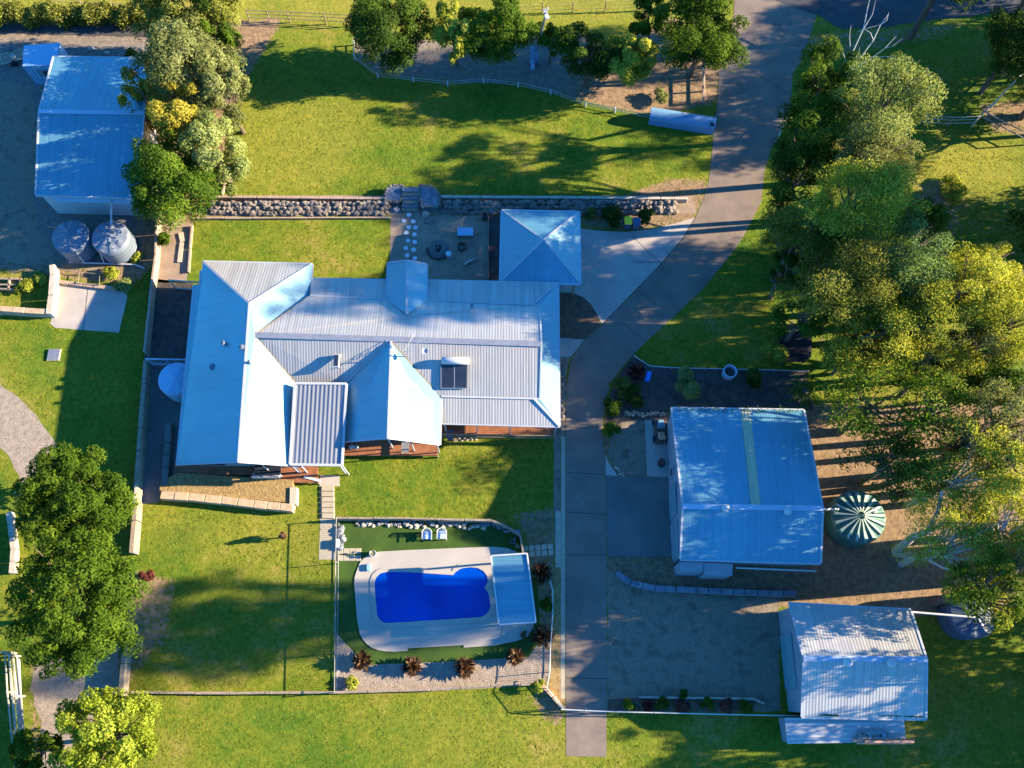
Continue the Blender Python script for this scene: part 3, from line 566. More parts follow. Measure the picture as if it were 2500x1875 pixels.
# big shed
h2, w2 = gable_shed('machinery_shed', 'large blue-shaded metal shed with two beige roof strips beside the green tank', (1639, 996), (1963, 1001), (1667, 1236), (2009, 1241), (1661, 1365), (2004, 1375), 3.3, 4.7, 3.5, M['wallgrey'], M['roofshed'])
for t0, t1 in ((.49, .71), (.745, .985)): o = wall_item(h2, 'roller_door', w2[0], w2[3], t0, t1, 0, 2.7, -1, M['door'])
o = wall_item(h2, 'window', w2[0], w2[3], .36, .43, 1.2, 2.2, -1, M['trim']); wall_item(o, 'pane', w2[0], w2[3], .37, .42, 1.3, 2.1, -1, M['glass'], .09)
s = MB()
quad(s, [(1808, 1001, 3.335), (1832, 1001, 3.335), (1857, 1234, 4.72), (1834, 1234, 4.72)], X1, .02); quad(s, [(1838, 1245, 4.64), (1860, 1245, 4.64), (1857, 1368, 3.53), (1834, 1367, 3.53)], X1, .02)
s.build('skylight_sheet', M['beige'], h2)
def lowroof(parent, name, px, mat, z0, walls_=True, udir=X1):
    m = MB(); quad(m, px, udir, .06); o = m.build(name, mat, parent)
    if walls_:
        w = [P(*p) for p in px]; c = sum(w, Vector())/4; q = [(c.x+(p.x-c.x)*.94, c.y+(p.y-c.y)*.94) for p in w]
        MB().prism(q, z0, min(p[2] for p in px)-.07).build('wall', M['wallgrey'], o)
    return o
lowroof(h2, 'lean_to', [(1658, 1371, 2.6), (1719, 1373, 2.6), (1718, 1397, 2.3), (1660, 1396, 2.3)], M['wallgrey'], 0)
lowroof(h2, 'lean_to', [(1720, 1373, 2.7), (1790, 1376, 2.7), (1788, 1406, 2.3), (1719, 1404, 2.3)], M['wallgrey'], 0)
MB().tube([P(1797, 1386, 2.4), P(1992, 1394, 2.4)], .06, 8).build('drain_pipe', M['white'], h2)
for x, y, z in ((1770, 1242, 4.7), (1921, 1250, 4.6)):
    p = P(x, y, z); MB().lathe(p, [(.16, -.1), (.16, .1), (.26, .14), (.24, .34), (.01, .42)], 14).build('roof_vent', M['white'], h2)
MB().tube([P(2009, 1243, 3.6), P(2040, 1243, 3.2), P(2046, 1243, 2.6)], .08, 8).build('drain_pipe', M['white'], h2)
# south shed
h3, w3 = gable_shed('workshop_shed', 'smaller silver metal shed at lower right with a half-sunlit ribbed roof and low lean-to', (1927, 1473), (2224, 1489), (1962, 1607), (2263, 1610), (1957, 1750), (2261, 1756), 3.2, 4.8, 3.2, M['wallgrey'], M['roof'])
wall_item(h3, 'roller_door', w3[0], w3[3], .25, .78, 0, 2.6, -1, M['door'])
for x, y in ((2066, 1617), (2172, 1619)):
    p = P(x, y, 4.75); o = MB().lathe(p, [(.15, -.15), (.15, .12), (.27, .16), (.28, .34), (.18, .46), (.01, .5)], 16).build('roof_vent', M['white'], h3, True)
lr = lowroof(h3, 'lean_to', [(1916, 1752, 2.3), (2208, 1756, 2.3), (2212, 1811, 1.9), (1922, 1816, 1.9)], M['rooflean'], 0, True, Y1)
MB().tube([P(2224, 1494, 3.0), P(2380, 1507, 2.9)], .07, 8).build('drain_pipe', M['white'], h3)
# top left shed
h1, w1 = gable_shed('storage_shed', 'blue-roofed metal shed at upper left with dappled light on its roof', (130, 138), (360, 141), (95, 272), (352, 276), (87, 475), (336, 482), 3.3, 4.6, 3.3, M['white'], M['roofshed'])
lowroof(h1, 'awning', [(126, 480, 2.9), (334, 485, 2.9), (338, 497, 2.7), (133, 491, 2.7)], M['wallblue'], 0, False)
MB().tube([P(271, 485, 2.8), P(272, 548, 2.5)], .07, 8).build('drain_pipe', M['white'], h1)
# small cabin
def cabin():
    h = thing('garden_shed', 'small pale blue ribbed-wall cabin behind the upper left shed', 'shed', P(100, 160))
    z = 2.3; px = [(57, 110), (143, 103), (140, 158), (55, 163)]; w = [P(x, y, z) for x, y in px]
    m = MB(); quad(m, [(x, y, z+.1*(i < 2)) for i, (x, y) in enumerate(px)], X1, .06); m.build('roof', M['tankblue'], h)
    MB().prism([(p.x*.998, p.y) for p in w], 0, z-.07).build('wall', M['tankblue'], h)
    A, B = w[3], w[2]
    r = MB()
    for i in range(11):
        q = A.lerp(B, i/10); r.box((q.x, q.y-.02, z/2-.04), (.05, .05, z-.1))
    r.build('wall_rib', M['bluemetal'], h)
    q = A.lerp(B, .5); f = MB().box((q.x, q.y-.04, 1.4), (.95, .06, .8)).build('window', M['steel'], h); MB().box((q.x+.18, q.y-.08, 1.4), (.5, .04, .6)).build('pane', M['glass'], f)
cabin()
# ------------------------------------------------------------------ water tanks
def tank(name, label, px, py, h, r, cone, mat, ribs=14, lidm=None, depth=.07):
    c = P(px, py, h); c.z = 0; o = thing(name, label, 'water tank', c, 'round rainwater tanks')
    pr = [(r*.98, 0), (r, .05)]
    for k in range(1, 5): pr += [(r, h*k/5-.03), (r*1.012, h*k/5), (r, h*k/5+.03)]
    pr += [(r, h-.05), (r*.97, h)]
    MB().lathe(c, pr, 48).build('wall', mat, o, True)
    n = ribs*4; vs = [(c.x, c.y, h+cone)]
    for rr, zz, q in ((.12, cone*.9, .3), (.95, .06, 1), (1.0, 0, .2)):
        for k in range(n):
            a = 2*math.pi*k/n; up = depth*q*(1 if (k % 4) in (0, 1) else 0); vs.append((c.x+r*rr*math.cos(a), c.y+r*rr*math.sin(a), h+zz+up))
    fs = [(0, 1+k, 1+(k+1) % n) for k in range(n)]+[(1+i*n+k, 1+i*n+n+k, 1+i*n+n+(k+1) % n, 1+i*n+(k+1) % n) for i in range(2) for k in range(n)]
    l = MB().add(vs, fs).build('lid', lidm or mat, o)
    if ribs > 15:
        for k in range(ribs):
            a = 2*math.pi*(4*k+.5)/n; rr = [(.14, .92), (.96, .06)]; e = Vector((math.cos(a), math.sin(a), 0)); s_ = Vector((-e.y, e.x, 0)); v = []
            for q, (f_, z_) in enumerate(rr): b_ = c+e*(r*f_)+Vector((0, 0, h+cone*(z_ if q == 0 else .06)+depth*.9+.03)); w_ = .025 if q == 0 else .085; v += [b_-s_*w_, b_+s_*w_, b_+s_*w_-Vector((0, 0, .08)), b_-s_*w_-Vector((0, 0, .08))]
            MB().add(v, [(0, 4, 5, 1), (1, 5, 6, 2), (3, 7, 4, 0), (4, 7, 6, 5)]).build('rib', M['ribglint'], l)
    p = c+Vector((r*.55, r*.2, h+cone*.5))
    MB().lathe(p, [(.2, -.1), (.2, .08), (.01, .12)], 14).build('inspection_hatch', M['steel'], l)
    return o, c
ta, ca = tank('water_tank', 'left one of the twin grey ribbed tanks below the upper left shed', 172, 577, 2.0, 1.42, .45, M['tank'], 9)
tb, cb = tank('water_tank', 'right one of the twin grey ribbed tanks, the half-sunlit one fed by the white pipe', 269, 579, 2.0, 1.42, .45, M['tank'], 9)
tc_, cc = tank('water_tank', 'smooth pale blue tank tucked against the west eave of the house', 429, 925, 1.9, 1.28, .2, M['tankblue'], 6, None, .03)
td, cd = tank('water_tank', 'dark green tank with pleated radial lid beside the large shed', 2096, 1262, 2.0, 1.85, .5, M['tankgreen'], 17, None, .11)
te, ce = tank('water_tank', 'dark blue tank half under tree leaves behind the lower right shed', 2375, 1500, 2.0, 1.55, .4, M['tankdark'], 10)
o = thing('drain_pipe', 'long pale pipe linking the twin grey tanks', 'pipe', P(250, 645))
MB().tube([P(170, 640, .2), P(330, 646, .2), P(345, 652, .12), P(352, 655, .12)], .06, 8).build('pipe', M['white'], o)
MB().tube([P(187, 615, 2.0), P(190, 622, 1.4), P(206, 641, .25)], .05, 8).build('riser', M['white'], o)
MB().tube([P(243, 612, 2.0), P(246, 622, 1.4), P(254, 641, .25)], .05, 8).build('riser', M['white'], o)
# ------------------------------------------------------------------ pool and shelter
poolpx = [(915, 1418), (919, 1409), (927, 1401), (936, 1398), (947, 1396), (1000, 1397), (1060, 1401), (1106, 1404), (1111, 1398), (1117, 1393), (1124, 1389), (1131, 1387), (1149, 1385), (1167, 1387), (1180, 1394), (1189, 1406), (1191, 1418), (1188, 1427), (1182, 1435), (1187, 1440), (1191, 1446), (1195, 1460), (1197, 1479), (1194, 1491), (1187, 1500), (1175, 1506), (1137, 1509), (1000, 1518), (944, 1521), (935, 1519), (928, 1514), (921, 1502), (918, 1470), (915, 1438)]
def pool():
    o = thing('swimming_pool', 'kidney-edged rectangular swimming pool of deep blue water', 'swimming pool', P(1055, 1455))
    w = [P(x, y, .07) for x, y in poolpx]; c = sum(w, Vector())/len(w); n = len(w)
    ar = sum(w[i].x*w[(i+1) % n].y-w[(i+1) % n].x*w[i].y for i in range(n)); sg = 1 if ar > 0 else -1
    outer = []
    for i in range(n):
        d = (w[(i+1) % n]-w[i-1]).normalized(); nn = Vector((d.y, -d.x, 0))*sg
        outer.append(w[i]+nn*.34)
    for i in (7, 8, 18, 17, 19): outer[i] = w[i]+(outer[i]-w[i])*.8
    vs = [(p.x, p.y, .1) for p in w]+[(p.x, p.y, .1) for p in outer]+[(p.x, p.y, .0) for p in w]+[(p.x, p.y, .05) for p in outer]
    fs = []
    for i in range(n):
        j = (i+1) % n; fs += [(i, j, n+j, n+i), (n+i, n+j, 3*n+j, 3*n+i), (j, i, 2*n+i, 2*n+j)]
    MB().add(vs, fs).build('coping', M['deckconc'], o)
    MB().prism([(p.x, p.y) for p in w], .02, .064).build('water', M['water'], o)
pool()
def shelter():
    o = thing('shade_shelter', 'flat ribbed-roof shade shelter at the east end of the pool', 'shelter', P(1253, 1438))
    px = [(1199, 1357, 2.5), (1287, 1351, 2.65), (1308, 1519, 2.65), (1218, 1525, 2.5)]
    m = MB(); quad(m, px, Y1, .06); r = m.build('roof', M['roofshed'], o)
    t = MB()
    for i in range(4): strip(t, P(*px[i])-Vector((0, 0, .1)), P(*px[(i+1) % 4])-Vector((0, 0, .1)), .1, .13)
    t.build('frame', M['white'], o)
    for p, (dx, dy) in zip(px, ((.15, -.15), (-.15, -.15), (-.15, .15), (.15, .15))):
        q = P(*p); MB().box((q.x+dx, q.y+dy, 1.2), (.1, .1, 2.4)).build('post', M['white'], o)
shelter()
def chair_():
    o = thing('pool_chair', 'x', 'chair')
    vs = [(-.3, -.28), (.3, -.28), (.3, .12), (.22, .28), (.08, .36), (-.08, .36), (-.22, .28), (-.3, .12)]
    MB().prism([(x*.95, y*.95) for x, y in vs], .36, .42).build('seat', M['cushion'], o)
    b = MB(); n = 9
    for i in range(n):
        a = math.pi*(i/(n-1)); p = (.3*math.cos(a), .08+.27*math.sin(a)); b.tube([(p[0], p[1], .42), (p[0]*1.12, p[1]*1.1+.04, .8)], .03, 5)
    b.tube([(.34*math.cos(math.pi*i/12), .12+.31*math.sin(math.pi*i/12), .8) for i in range(13)], .03, 6); b.build('backrest', M['white'], o)
    for x in (-.33, .33): MB().box((x, -.05, .6), (.06, .5, .05)).build('armrest', M['white'], o)
    for x, y in ((-.28, -.27), (.28, -.27), (-.22, .25), (.22, .25)): MB().tube([(x*1.1, y*1.1, 0), (x, y, .37)], .025, 6).build('leg', M['white'], o)
    return o
c0 = chair_(); c1 = copy_tree(c0)
for o, (x, y), l in ((c0, (1044, 1309), 'left one of two pale blue round-backed chairs on the pool turf'), (c1, (1080, 1308), 'right one of two pale blue round-backed chairs on the pool turf')):
    o.location = P(x, y); tag(o, l, 'chair', 'chairs on the pool turf')
# ------------------------------------------------------------------ rocks, walls, fences
def rock_add(mb, c, s, seed, flat=.75):
    r = random.Random(seed); n1, n2 = 7, 4; vs = [(c[0], c[1], c[2]+s[2])]
    ax = r.uniform(0, 6.3)
    for i in range(1, n2+1):
        t = i/n2*math.pi*.62; rr = math.sin(t); zz = math.cos(t)
        for k in range(n1):
            a = 2*math.pi*k/n1+ax+r.uniform(-.25, .25); q = r.uniform(.78, 1.12)
            vs.append((c[0]+s[0]*rr*math.cos(a)*q, c[1]+s[1]*rr*math.sin(a)*q, c[2]+s[2]*zz*r.uniform(.85, 1.1)))
    fs = [(0, 1+k, 1+(k+1) % n1) for k in range(n1)]+[(1+i*n1+k, 1+i*n1+n1+k, 1+i*n1+n1+(k+1) % n1, 1+i*n1+(k+1) % n1) for i in range(n2-1) for k in range(n1)]
    mb.add(vs, fs)
def rock(label, px, py, sx, sy, sz, mat='rock', group=None, name='rock', seed=None):
    m = MB(); p = P(px, py); rock_add(m, (0, 0, 0), (sx, sy, sz), seed or int(px*7+py)); o = m.build(name, M[mat]); o.location = p; return tag(o, label, 'rock', group)
def edging(name, label, pts, h, w, mat, seg=0.9, cat='wall', z=0):
    """row of low blocks following photo points"""
    m = MB(); q = [P(*p, h) for p in pts]
    for a, b in zip(q[:-1], q[1:]):
        a = Vector((a.x, a.y, 0)); b = Vector((b.x, b.y, 0)); L = (b-a).length; n = max(1, round(L/seg)); rz = math.atan2(b.y-a.y, b.x-a.x)
        for i in range(n):
            c = a.lerp(b, (i+.5)/n); hh = h+random.uniform(-.015, .015)
            m.box((c.x+random.uniform(-.008, .008), c.y+random.uniform(-.008, .008), hh/2+z), (L/n-.03, w+random.uniform(-.02, .02), hh), rz+random.uniform(-.01, .01), min(.03, w*.15))
    o = m.build(name, mat); return tag(o, label, cat)
# rubble terrace wall above the house
def terrace(name, label, x0, x1, ya, yb, mat, n):
    o = thing(name, label, 'wall', P((x0+x1)/2, (ya+yb)/2))
    m = MB()
    for row in range(3):
        for i in range(n):
            x = x0+(x1-x0)*(i+random.uniform(.15, .85))/n; y = yb+(ya-yb)*(row+.5)/3+random.uniform(-2, 2); p = P(x, y, .2+.22*row)
            s = random.uniform(.2, .42); rock_add(m, (p.x, p.y, .04+.17*row), (s*1.15, s*.75, random.uniform(.22, .36)), random.random())
    m.build('rubble', mat, o)
    return o
t1 = terrace('rock_wall', 'rubble rock wall west of the stone steps, under the north lawn', 512, 945, 488, 524, M['rock'], 44)
t2 = terrace('rock_wall', 'dark rubble rock wall east of the stone steps, behind the carport', 1080, 1650, 486, 522, M['rock'], 52)
for tt, x0, x1 in ((t1, 520, 945), (t2, 1072, 1680)):
    m = MB(); a, b = P(x0, 479, .55), P(x1, 484, .55); L = b.x-a.x; n = int(L/1.1)
    for i in range(n):
        c = a.lerp(b, (i+.5)/n); m.box((c.x, c.y, .28), (L/n-.03, .22, .56+random.uniform(-.02, .02)), 0, .03)
    m.build('edging', M['paletimber'] if tt is t1 else M['palestone'], tt)
edging('timber_edging', 'pale sleeper edging along the north side of the west lawn', [(480, 532), (953, 530)], .22, .12, M['paletimber'], 2.2, 'edging')
edging('timber_edging', 'pale sleeper edging down the west side of the small north lawn', [(468, 548), (459, 664)], .25, .14, M['paletimber'], 2.2, 'edging')
edging('timber_edging', 'short diagonal pale sleeper edge below the olive tree', [(557, 420), (541, 474)], .3, .14, M['paletimber'], 2.0, 'edging')
edging('timber_edging', 'thin edging around the fire pit yard east side', [(1193, 528), (1192, 690)], .15, .07, M['timber'], 2.0, 'edging')
def steps():
    o = thing('stone_steps', 'dark stone garden steps between two rounded slate-topped buttresses', 'steps', P(995, 490))
    for i in range(6):
        z = .2+.13*(5-i); m = MB(); p = P(1002, 462+i*9.5, z); m.box((p.x, p.y, z/2), (1.35, .42, z), 0, .03); m.build('step', M['timber'] if i % 2 else M['bluerock'], o)
    for k, pts in enumerate(([(945, 462), (953, 455), (963, 452), (983, 453), (982, 480), (975, 490), (940, 492), (941, 475)], [(1026, 453), (1050, 454), (1064, 464), (1073, 480), (1073, 497), (1064, 505), (1030, 505), (1024, 480)])):
        w = [P(x, y, .62) for x, y in rough(pts, 1.2, 6)]; f = MB().prism([(p.x, p.y) for p in w], 0, .62).build('buttress', M['bluerock'], o)
        m = MB()
        for p in w: rock_add(m, (p.x, p.y, .57), (.17, .15, .12), random.random())
        m.build('coping_stones', M['rock'], f)
steps()
for i, (x, y) in enumerate(((946, 505), (966, 512), (1040, 522), (1048, 540))):
    rock(['brown square rock at the foot of the rubble wall left of the steps', 'grey slab rock just left of the step foot', 'pale flat rock right of the step foot', 'dark squared rock at the edge of the fire pit yard'][i], x, y, .4, .34, .3, ['rock', 'bluerock', 'palestone', 'rock'][i])
# sandstone walls
def blockwall(name, label, pts, h, w, mat, seg=1.0): return edging(name, label, pts, h, w, mat, seg, 'wall')
blockwall('sandstone_wall', 'long sandstone block retaining wall below the south-west deck', [(391, 1208), (460, 1212), (540, 1220), (620, 1230), (715, 1240)], .75, .55, M['sandstone'], 1.0)
blockwall('sandstone_wall', 'short sandstone end wall beside the stair to the pool', [(716, 1188), (715, 1232)], .74, .5, M['palestone'], .9)
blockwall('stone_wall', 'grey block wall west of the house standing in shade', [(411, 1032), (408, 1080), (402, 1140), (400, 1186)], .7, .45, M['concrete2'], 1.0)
patch('mulch_bed', [(398, 1180), (440, 1160), (720, 1176), (716, 1232), (600, 1222), (500, 1212), (398, 1202)], M['straw'], 1, z=.62)
blockwall('stone_wall', 'white stone retaining wall in full sun beside the left concrete pad', [(126, 645), (128, 670), (124, 720), (118, 766)], .85, .4, M['palestone'], 1.3)
blockwall('stone_wall', 'row of pink-grey stone blocks along the bottom of the left vegetable terrace', [(-60, 752), (0, 753), (60, 757), (112, 760)], .8, .45, M['sandstone'], 1.1)
blockwall('brick_edging', 'low brick edging above the left concrete pad', [(134, 686), (200, 694), (284, 704)], .25, .3, M['paletimber'], .9)
blockwall('stone_wall', 'tumbled grey block wall between the large shed and the gravel yard', [(1505, 1398), (1540, 1422), (1600, 1436), (1700, 1440), (1850, 1447), (1945, 1450)], .5, .4, M['bluerock'], .8)
blockwall('garden_wall', 'low pale kerb around the bush bed beside the gravel yard', [(1560, 1702), (1700, 1704), (1840, 1706), (1868, 1718)], .3, .14, M['palestone'], .9)
blockwall('log_wall', 'long low dark log retaining wall across the bottom lawn', [(300, 1690), (560, 1692), (820, 1690), (1050, 1684), (1270, 1668)], .45, .16, M['timber'], 2.4)
blockwall('retaining_wall', 'dark timber retaining wall along the north side of the pool lawn', [(822, 1264), (1000, 1265), (1200, 1270), (1240, 1286), (1270, 1306), (1278, 1352)], .8, .14, M['timber'], 2.2)
blockwall('retaining_wall', 'weathered timber wall along the west boundary above the side yard', [(383, 500), (379, 620), (368, 700), (352, 860)], .9, .16, M['paletimber'], 2.2)
blockwall('retaining_wall', 'grey timber wall along the west boundary below the blue tank', [(354, 880), (346, 990), (338, 1100), (331, 1190), (327, 1270), (320, 1350)], 1.0, .3, M['timber'], 2.2)
blockwall('retaining_wall', 'timber wall at the west edge of the bottom left lawn', [(308, 1560), (300, 1620), (294, 1700)], .9, .35, M['timber'], 2.2)
blockwall('retaining_wall', 'pale capped wall beside the bottom left shaded corner', [(332, 1180), (329, 1230)], 1.05, .2, M['palestone'], 1.4)
blockwall('timber_edging', 'curved rock edging along the east boundary of the pool gravel', [(1322, 1672), (1350, 1700), (1378, 1732)], .35, .25, M['sandstone'], .6)
blockwall('stone_wall', 'stub of cream block wall above the big left tree', [(20, 1250), (32, 1340), (28, 1400)], .5, .4, M['palestone'], 1.0)
def fence(name, label, pts, h, rails, every, mat, r=.03, pr=.045, cat='fence', mesh=False, group=None, posth=None, postmat=None):
    o = thing(name, label, cat, P(*pts[0]), group); q = [P(x, y, h) for x, y in pts]; q = [Vector((p.x, p.y, 0)) for p in q]
    rl = MB()
    for z in rails: rl.tube([p+Vector((0, 0, z)) for p in q], r, 6)
    rl.build('rails', mat, o)
    for a, b in zip(q[:-1], q[1:]):
        n = max(1, round((b-a).length/every))
        for i in range(n+(b is q[-1])):
            p = a.lerp(b, i/n); MB().tube([p, p+Vector((0, 0, (posth or h)+.05))], pr, 8).build('post', postmat or mat, o)
    if mesh:
        m = MB()
        for a, b in zip(q[:-1], q[1:]):
            L = (b-a).length; n = int(L/.14)
            for i in range(n): p = a.lerp(b, i/n); m.tube([p+Vector((0, 0, .05)), p+Vector((0, 0, h))], .008, 4, False)
        m.build('balusters', mat, o)
    return o
fence('white_rail_fence', 'thin white pipe fence crossing the foot of the driveway to the lower shed', [(1372, 1732), (1430, 1735), (1505, 1738), (1600, 1740), (1760, 1744), (1900, 1747), (1955, 1748)], 1.1, (.55, 1.1), 3.0, M['white'], .035)
fence('pool_fence', 'thin pool fence west side running down from the pool path', [(821, 1262), (819, 1370), (818, 1500), (816, 1690)], 1.2, (.15, 1.2), 2.4, M['steel'], .025, .035, mesh=True)
fence('pool_fence', 'thin curved pale pool fence between the purple bushes and the driveway strip', [(1344, 1418), (1350, 1440), (1350, 1500), (1344, 1580), (1343, 1640), (1336, 1680), (1374, 1728)], 1.2, (.15, 1.2), 2.2, M['white'], .022, .03, mesh=True)
fence('paddock_fence', 'steel rail fence at the top edge left of the dark tree', [(600, 25), (700, 29), (790, 33), (862, 38)], 1.3, (.45, .9, 1.3), 2.3, M['timber'], .035, .05)
fence('paddock_fence', 'long wire fence along the very top right of the lawn', [(1250, 8), (1400, 6), (1560, 2), (1700, -4)], 1.2, (.4, .8, 1.2), 3.5, M['timber'], .015, .05)
fence('garden_fence', 'low white-posted wire fence curving under the top row of trees', [(863, 100), (864, 136), (921, 179), (1008, 190), (1092, 199), (1180, 192), (1265, 202), (1345, 220), (1430, 250), (1502, 264), (1590, 282)], .55, (.25, .55), 2.7, M['steel'], .03, .07, postmat=M['white'])
fence('paddock_fence', 'grey rail fence right of the grey-green tree crowns', [(2262, 282), (2330, 286), (2392, 284), (2398, 278)], 1.3, (.45, .9, 1.3), 2.2, M['steel'], .045, .06)
fence('paddock_fence', 'long straight pale rail slanting to the upper right corner', [(2390, 286), (2440, 238), (2510, 165)], 1.3, (1.25,), 6, M['white'], .06, .06)
fence('paddock_fence', 'pale rail fence slanting down to the right edge', [(2402, 272), (2450, 296), (2520, 332)], 1.3, (.7, 1.3), 2.6, M['steel'], .045, .06)
fence('cattle_rail', 'pale double rail fence in the lower left corner', [(-40, 1588), (12, 1592), (18, 1690), (28, 1790), (40, 1890)], 1.5, (.5, 1.0, 1.5), 2.6, M['palestone'], .06, .07)
fence('cattle_rail', 'second pale rail fence just right of the corner rail', [(8, 1592), (22, 1600), (32, 1700), (40, 1800), (50, 1890)], 1.5, (.5, 1.0, 1.5), 2.6, M['palestone'], .06, .07)
fence('driveway_gate_post', 'short timber rail beside the driveway below the top bright green tree', [(1719, 150), (1720, 236)], .9, (.4, .9), 1.3, M['paletimber'], .06, .08)
fence('entry_gate', 'pale rail gate leaning out from under the right trees beside the driveway', [(1903, 326), (1924, 292)], 1.1, (.3, .7, 1.1), 1.2, M['white'], .04, .05)
fence('paddock_fence', 'dark post fence crossing the hedge at the upper left', [(120, 2), (270, 6), (400, 14), (545, 18)], 1.3, (.6, 1.2), 3.4, M['timber'], .03, .06)
fence('paddock_fence', 'timber fence behind the lower gate of the left lower yard', [(545, -5), (560, 60)], 1.3, (.6, 1.2), 1.8, M['timber'], .04, .06)
fence('side_gate', 'green glass and pale timber frame gate joining the house to the west wall', [(413, 684), (491, 690)], 1.6, (.2, 1.6), 2.2, M['palestone'], .07, .06)
fence('side_fence', 'pale blue panel fence above the blue side tank', [(356, 876), (452, 878)], 1.4, (.3, 1.4), 1.5, M['wallblue'], .06, .06, mesh=True)
fence('garden_fence', 'thin white edging fence at the top of the shaded garden bed beside the driveway', [(1549, 868), (1586, 893), (1640, 897), (1975, 905)], .35, (.3,), 2.4, M['white'], .035, .035)
fence('garden_trellis', 'timber frame lying over the planted bed beside the twin tanks', [(140, 655), (193, 664), (190, 690), (242, 694), (243, 668), (193, 664)], .4, (.35,), 1.5, M['timber'], .03, .03)
# power pole
def pole():
    b = P(1307, 138); t = P(1334, 30, 8.0); o = thing('power_pole', 'leaning slim grey power pole with a blue meter box at its foot', 'power pole', b)
    MB().tube([b, t], [.13, .08], 10).build('pole', M['steel'], o); d = (t-b)/8
    MB().tube([b+Vector((-.25, 0, 0)), b+Vector((-.2, 0, 0))+d*2.6], .05, 8).build('conduit', M['steel'], o)
    m = MB().box((b.x-.1, b.y-.4, .75), (.75, .5, 1.5), 0, .03).build('meter_box', M['bluemetal'], o); MB().box((b.x-.25, b.y-.95, .25), (.35, .9, .5), 0, .03).build('cable_box', M['tankblue'], o)
    MB().box((t.x, t.y, t.z-.2), (.25, .9, .12), .3).build('crossarm', M['white'], o)
    for k in (-.35, .35): MB().tube([Vector((t.x+k*.3, t.y+k, t.z-.15)), Vector((t.x+k*.3, t.y+k, t.z+.12))], .05, 8).build('insulator', M['white'], o)
pole()
# long blue box by the driveway
def bluebox():
    a, b, c, d = P(1596, 254, 1.2), P(1754, 278, 1.2), P(1744, 310, 1.2), P(1584, 282, 1.2)
    o = thing('metal_container', 'long blue rounded metal box lying between the lawn corner and the driveway', 'container', P(1670, 285))
    ax = ((a+d)/2, (b+c)/2); u = (ax[1]-ax[0]).normalized(); n = Vector((-u.y, u.x, 0)); hw = (a-d).length/2*.98
    vs = []
    k = 12
    for e in ax:
        for i in range(k+1):
            t = math.pi*i/k; vs.append(Vector((e.x, e.y, 0))+n*(hw*math.cos(t))+Vector((0, 0, .55+.65*math.sin(t))))
        vs.append(Vector((e.x, e.y, 0))-n*hw); vs.append(Vector((e.x, e.y, 0))+n*hw)
    s = k+3; fs = [(i, i+1, s+i+1, s+i) for i in range(k+2)]+[(s-1, 0, s, 2*s-1), tuple(range(s))[::-1], tuple(range(s, 2*s))]
    MB().add(vs, fs).build('shell', M['bluemetal'], o)
    p = P(1738, 303, 1.0); MB().box((p.x, p.y, .7), (.32, .35, .9), math.atan2(u.y, u.x)).build('opening', M['glass'], o)
    p = P(1673, 277, 1.22); MB().box((p.x, p.y, 1.2), (.3, .12, .06), math.atan2(u.y, u.x)).build('label_plate', M['white'], o)
bluebox()
# bins
def bin_(px, py, label, mat):
    o = thing('wheelie_bin', label, 'bin', P(px, py), 'bins beside the shrubs')
    c = P(px, py, 1.0); m = MB(); m.add([(c.x+x*s, c.y+y*s, z) for z, s in ((.06, .8), (.95, 1)) for x, y in ((-.28, -.3), (.28, -.3), (.28, .3), (-.28, .3))], [(0, 1, 5, 4), (1, 2, 6, 5), (2, 3, 7, 6), (3, 0, 4, 7), (4, 5, 6, 7), (3, 2, 1, 0)]).build('body', M['binblue'], o)
    MB().box((c.x, c.y-.01, 1.0), (.6, .68, .1), 0, .05).build('lid', M[mat], o); MB().tube([(c.x-.25, c.y+.36, .95), (c.x+.25, c.y+.36, .95)], .025, 8).build('handle', M[mat], o)
    for x in (-.26, .26): MB().tube([(c.x+x-.03, c.y+.28, .1), (c.x+x+.03, c.y+.28, .1)], .1, 12).build('wheel', M['black'], o)
bin_(1534, 538, 'bright yellow-lidded bin between the dark round shrubs', 'yellow'); bin_(1555, 540, 'dark blue-lidded bin right of the yellow bin', 'binblue')
# stepping stones and pavers
st = [(998, 525), (986, 540), (1009, 541), (998, 555), (1015, 556), (992, 569), (1012, 573), (996, 588), (1013, 591), (991, 606), (1010, 610), (994, 624), (1013, 631)]
wh = ['topmost stepping stone, at the foot of the stone steps', 'second pair, left stepping stone', 'second pair, right stepping stone', 'sunlit white stepping stone, left of its pair', 'sunlit white stepping stone, right of its pair', 'half-sunlit stepping stone just below the sunlit pair', 'stepping stone right of the half-sunlit one', 'left stepping stone of the fifth pair from the steps', 'right stepping stone of the fifth pair from the steps', 'small stepping stone, left of the second pair from the house', 'right stepping stone of the second pair from the house', 'left one of the last two stepping stones before the house gable', 'right one of the last two stepping stones before the house gable']
for i, (x, y) in enumerate(st):
    r = random.Random(i); pts = [(.2*math.cos(2*math.pi*k/7)*r.uniform(.85, 1.15), .19*math.sin(2*math.pi*k/7)*r.uniform(.85, 1.15)) for k in range(7)]
    o = MB().prism(pts, 0, .05).build('stepping_stone', M['stepstone']); o.location = P(x, y); tag(o, wh[i], 'stepping stone', 'stepping stones across the fire pit yard')
rows = ['upper', 'lower']; ordn = ['first', 'second', 'third', 'fourth', 'fifth', 'sixth']
pv = MB().box((0, 0, .025), (.4, .4, .05), 0, .02).build('paver', M['paver'])
first = True
def place(px, py, rz, label, group, base, sc=1.0):
    global first
    if first: o = base; first = False
    else: o = base.copy(); COL.objects.link(o)
    o.location = P(px, py); o.rotation_euler.z = rz; o.scale = (sc, sc, 1); tag(o, label, 'paver', group); return o
for j in range(2):
    for i in range(4): place(831+i*14.6, 1345.5+j*17, .0, f'{ordn[i]} square paver from the pool fence in the {rows[j]} row', 'square pavers west of the pool', pv, 1.0)
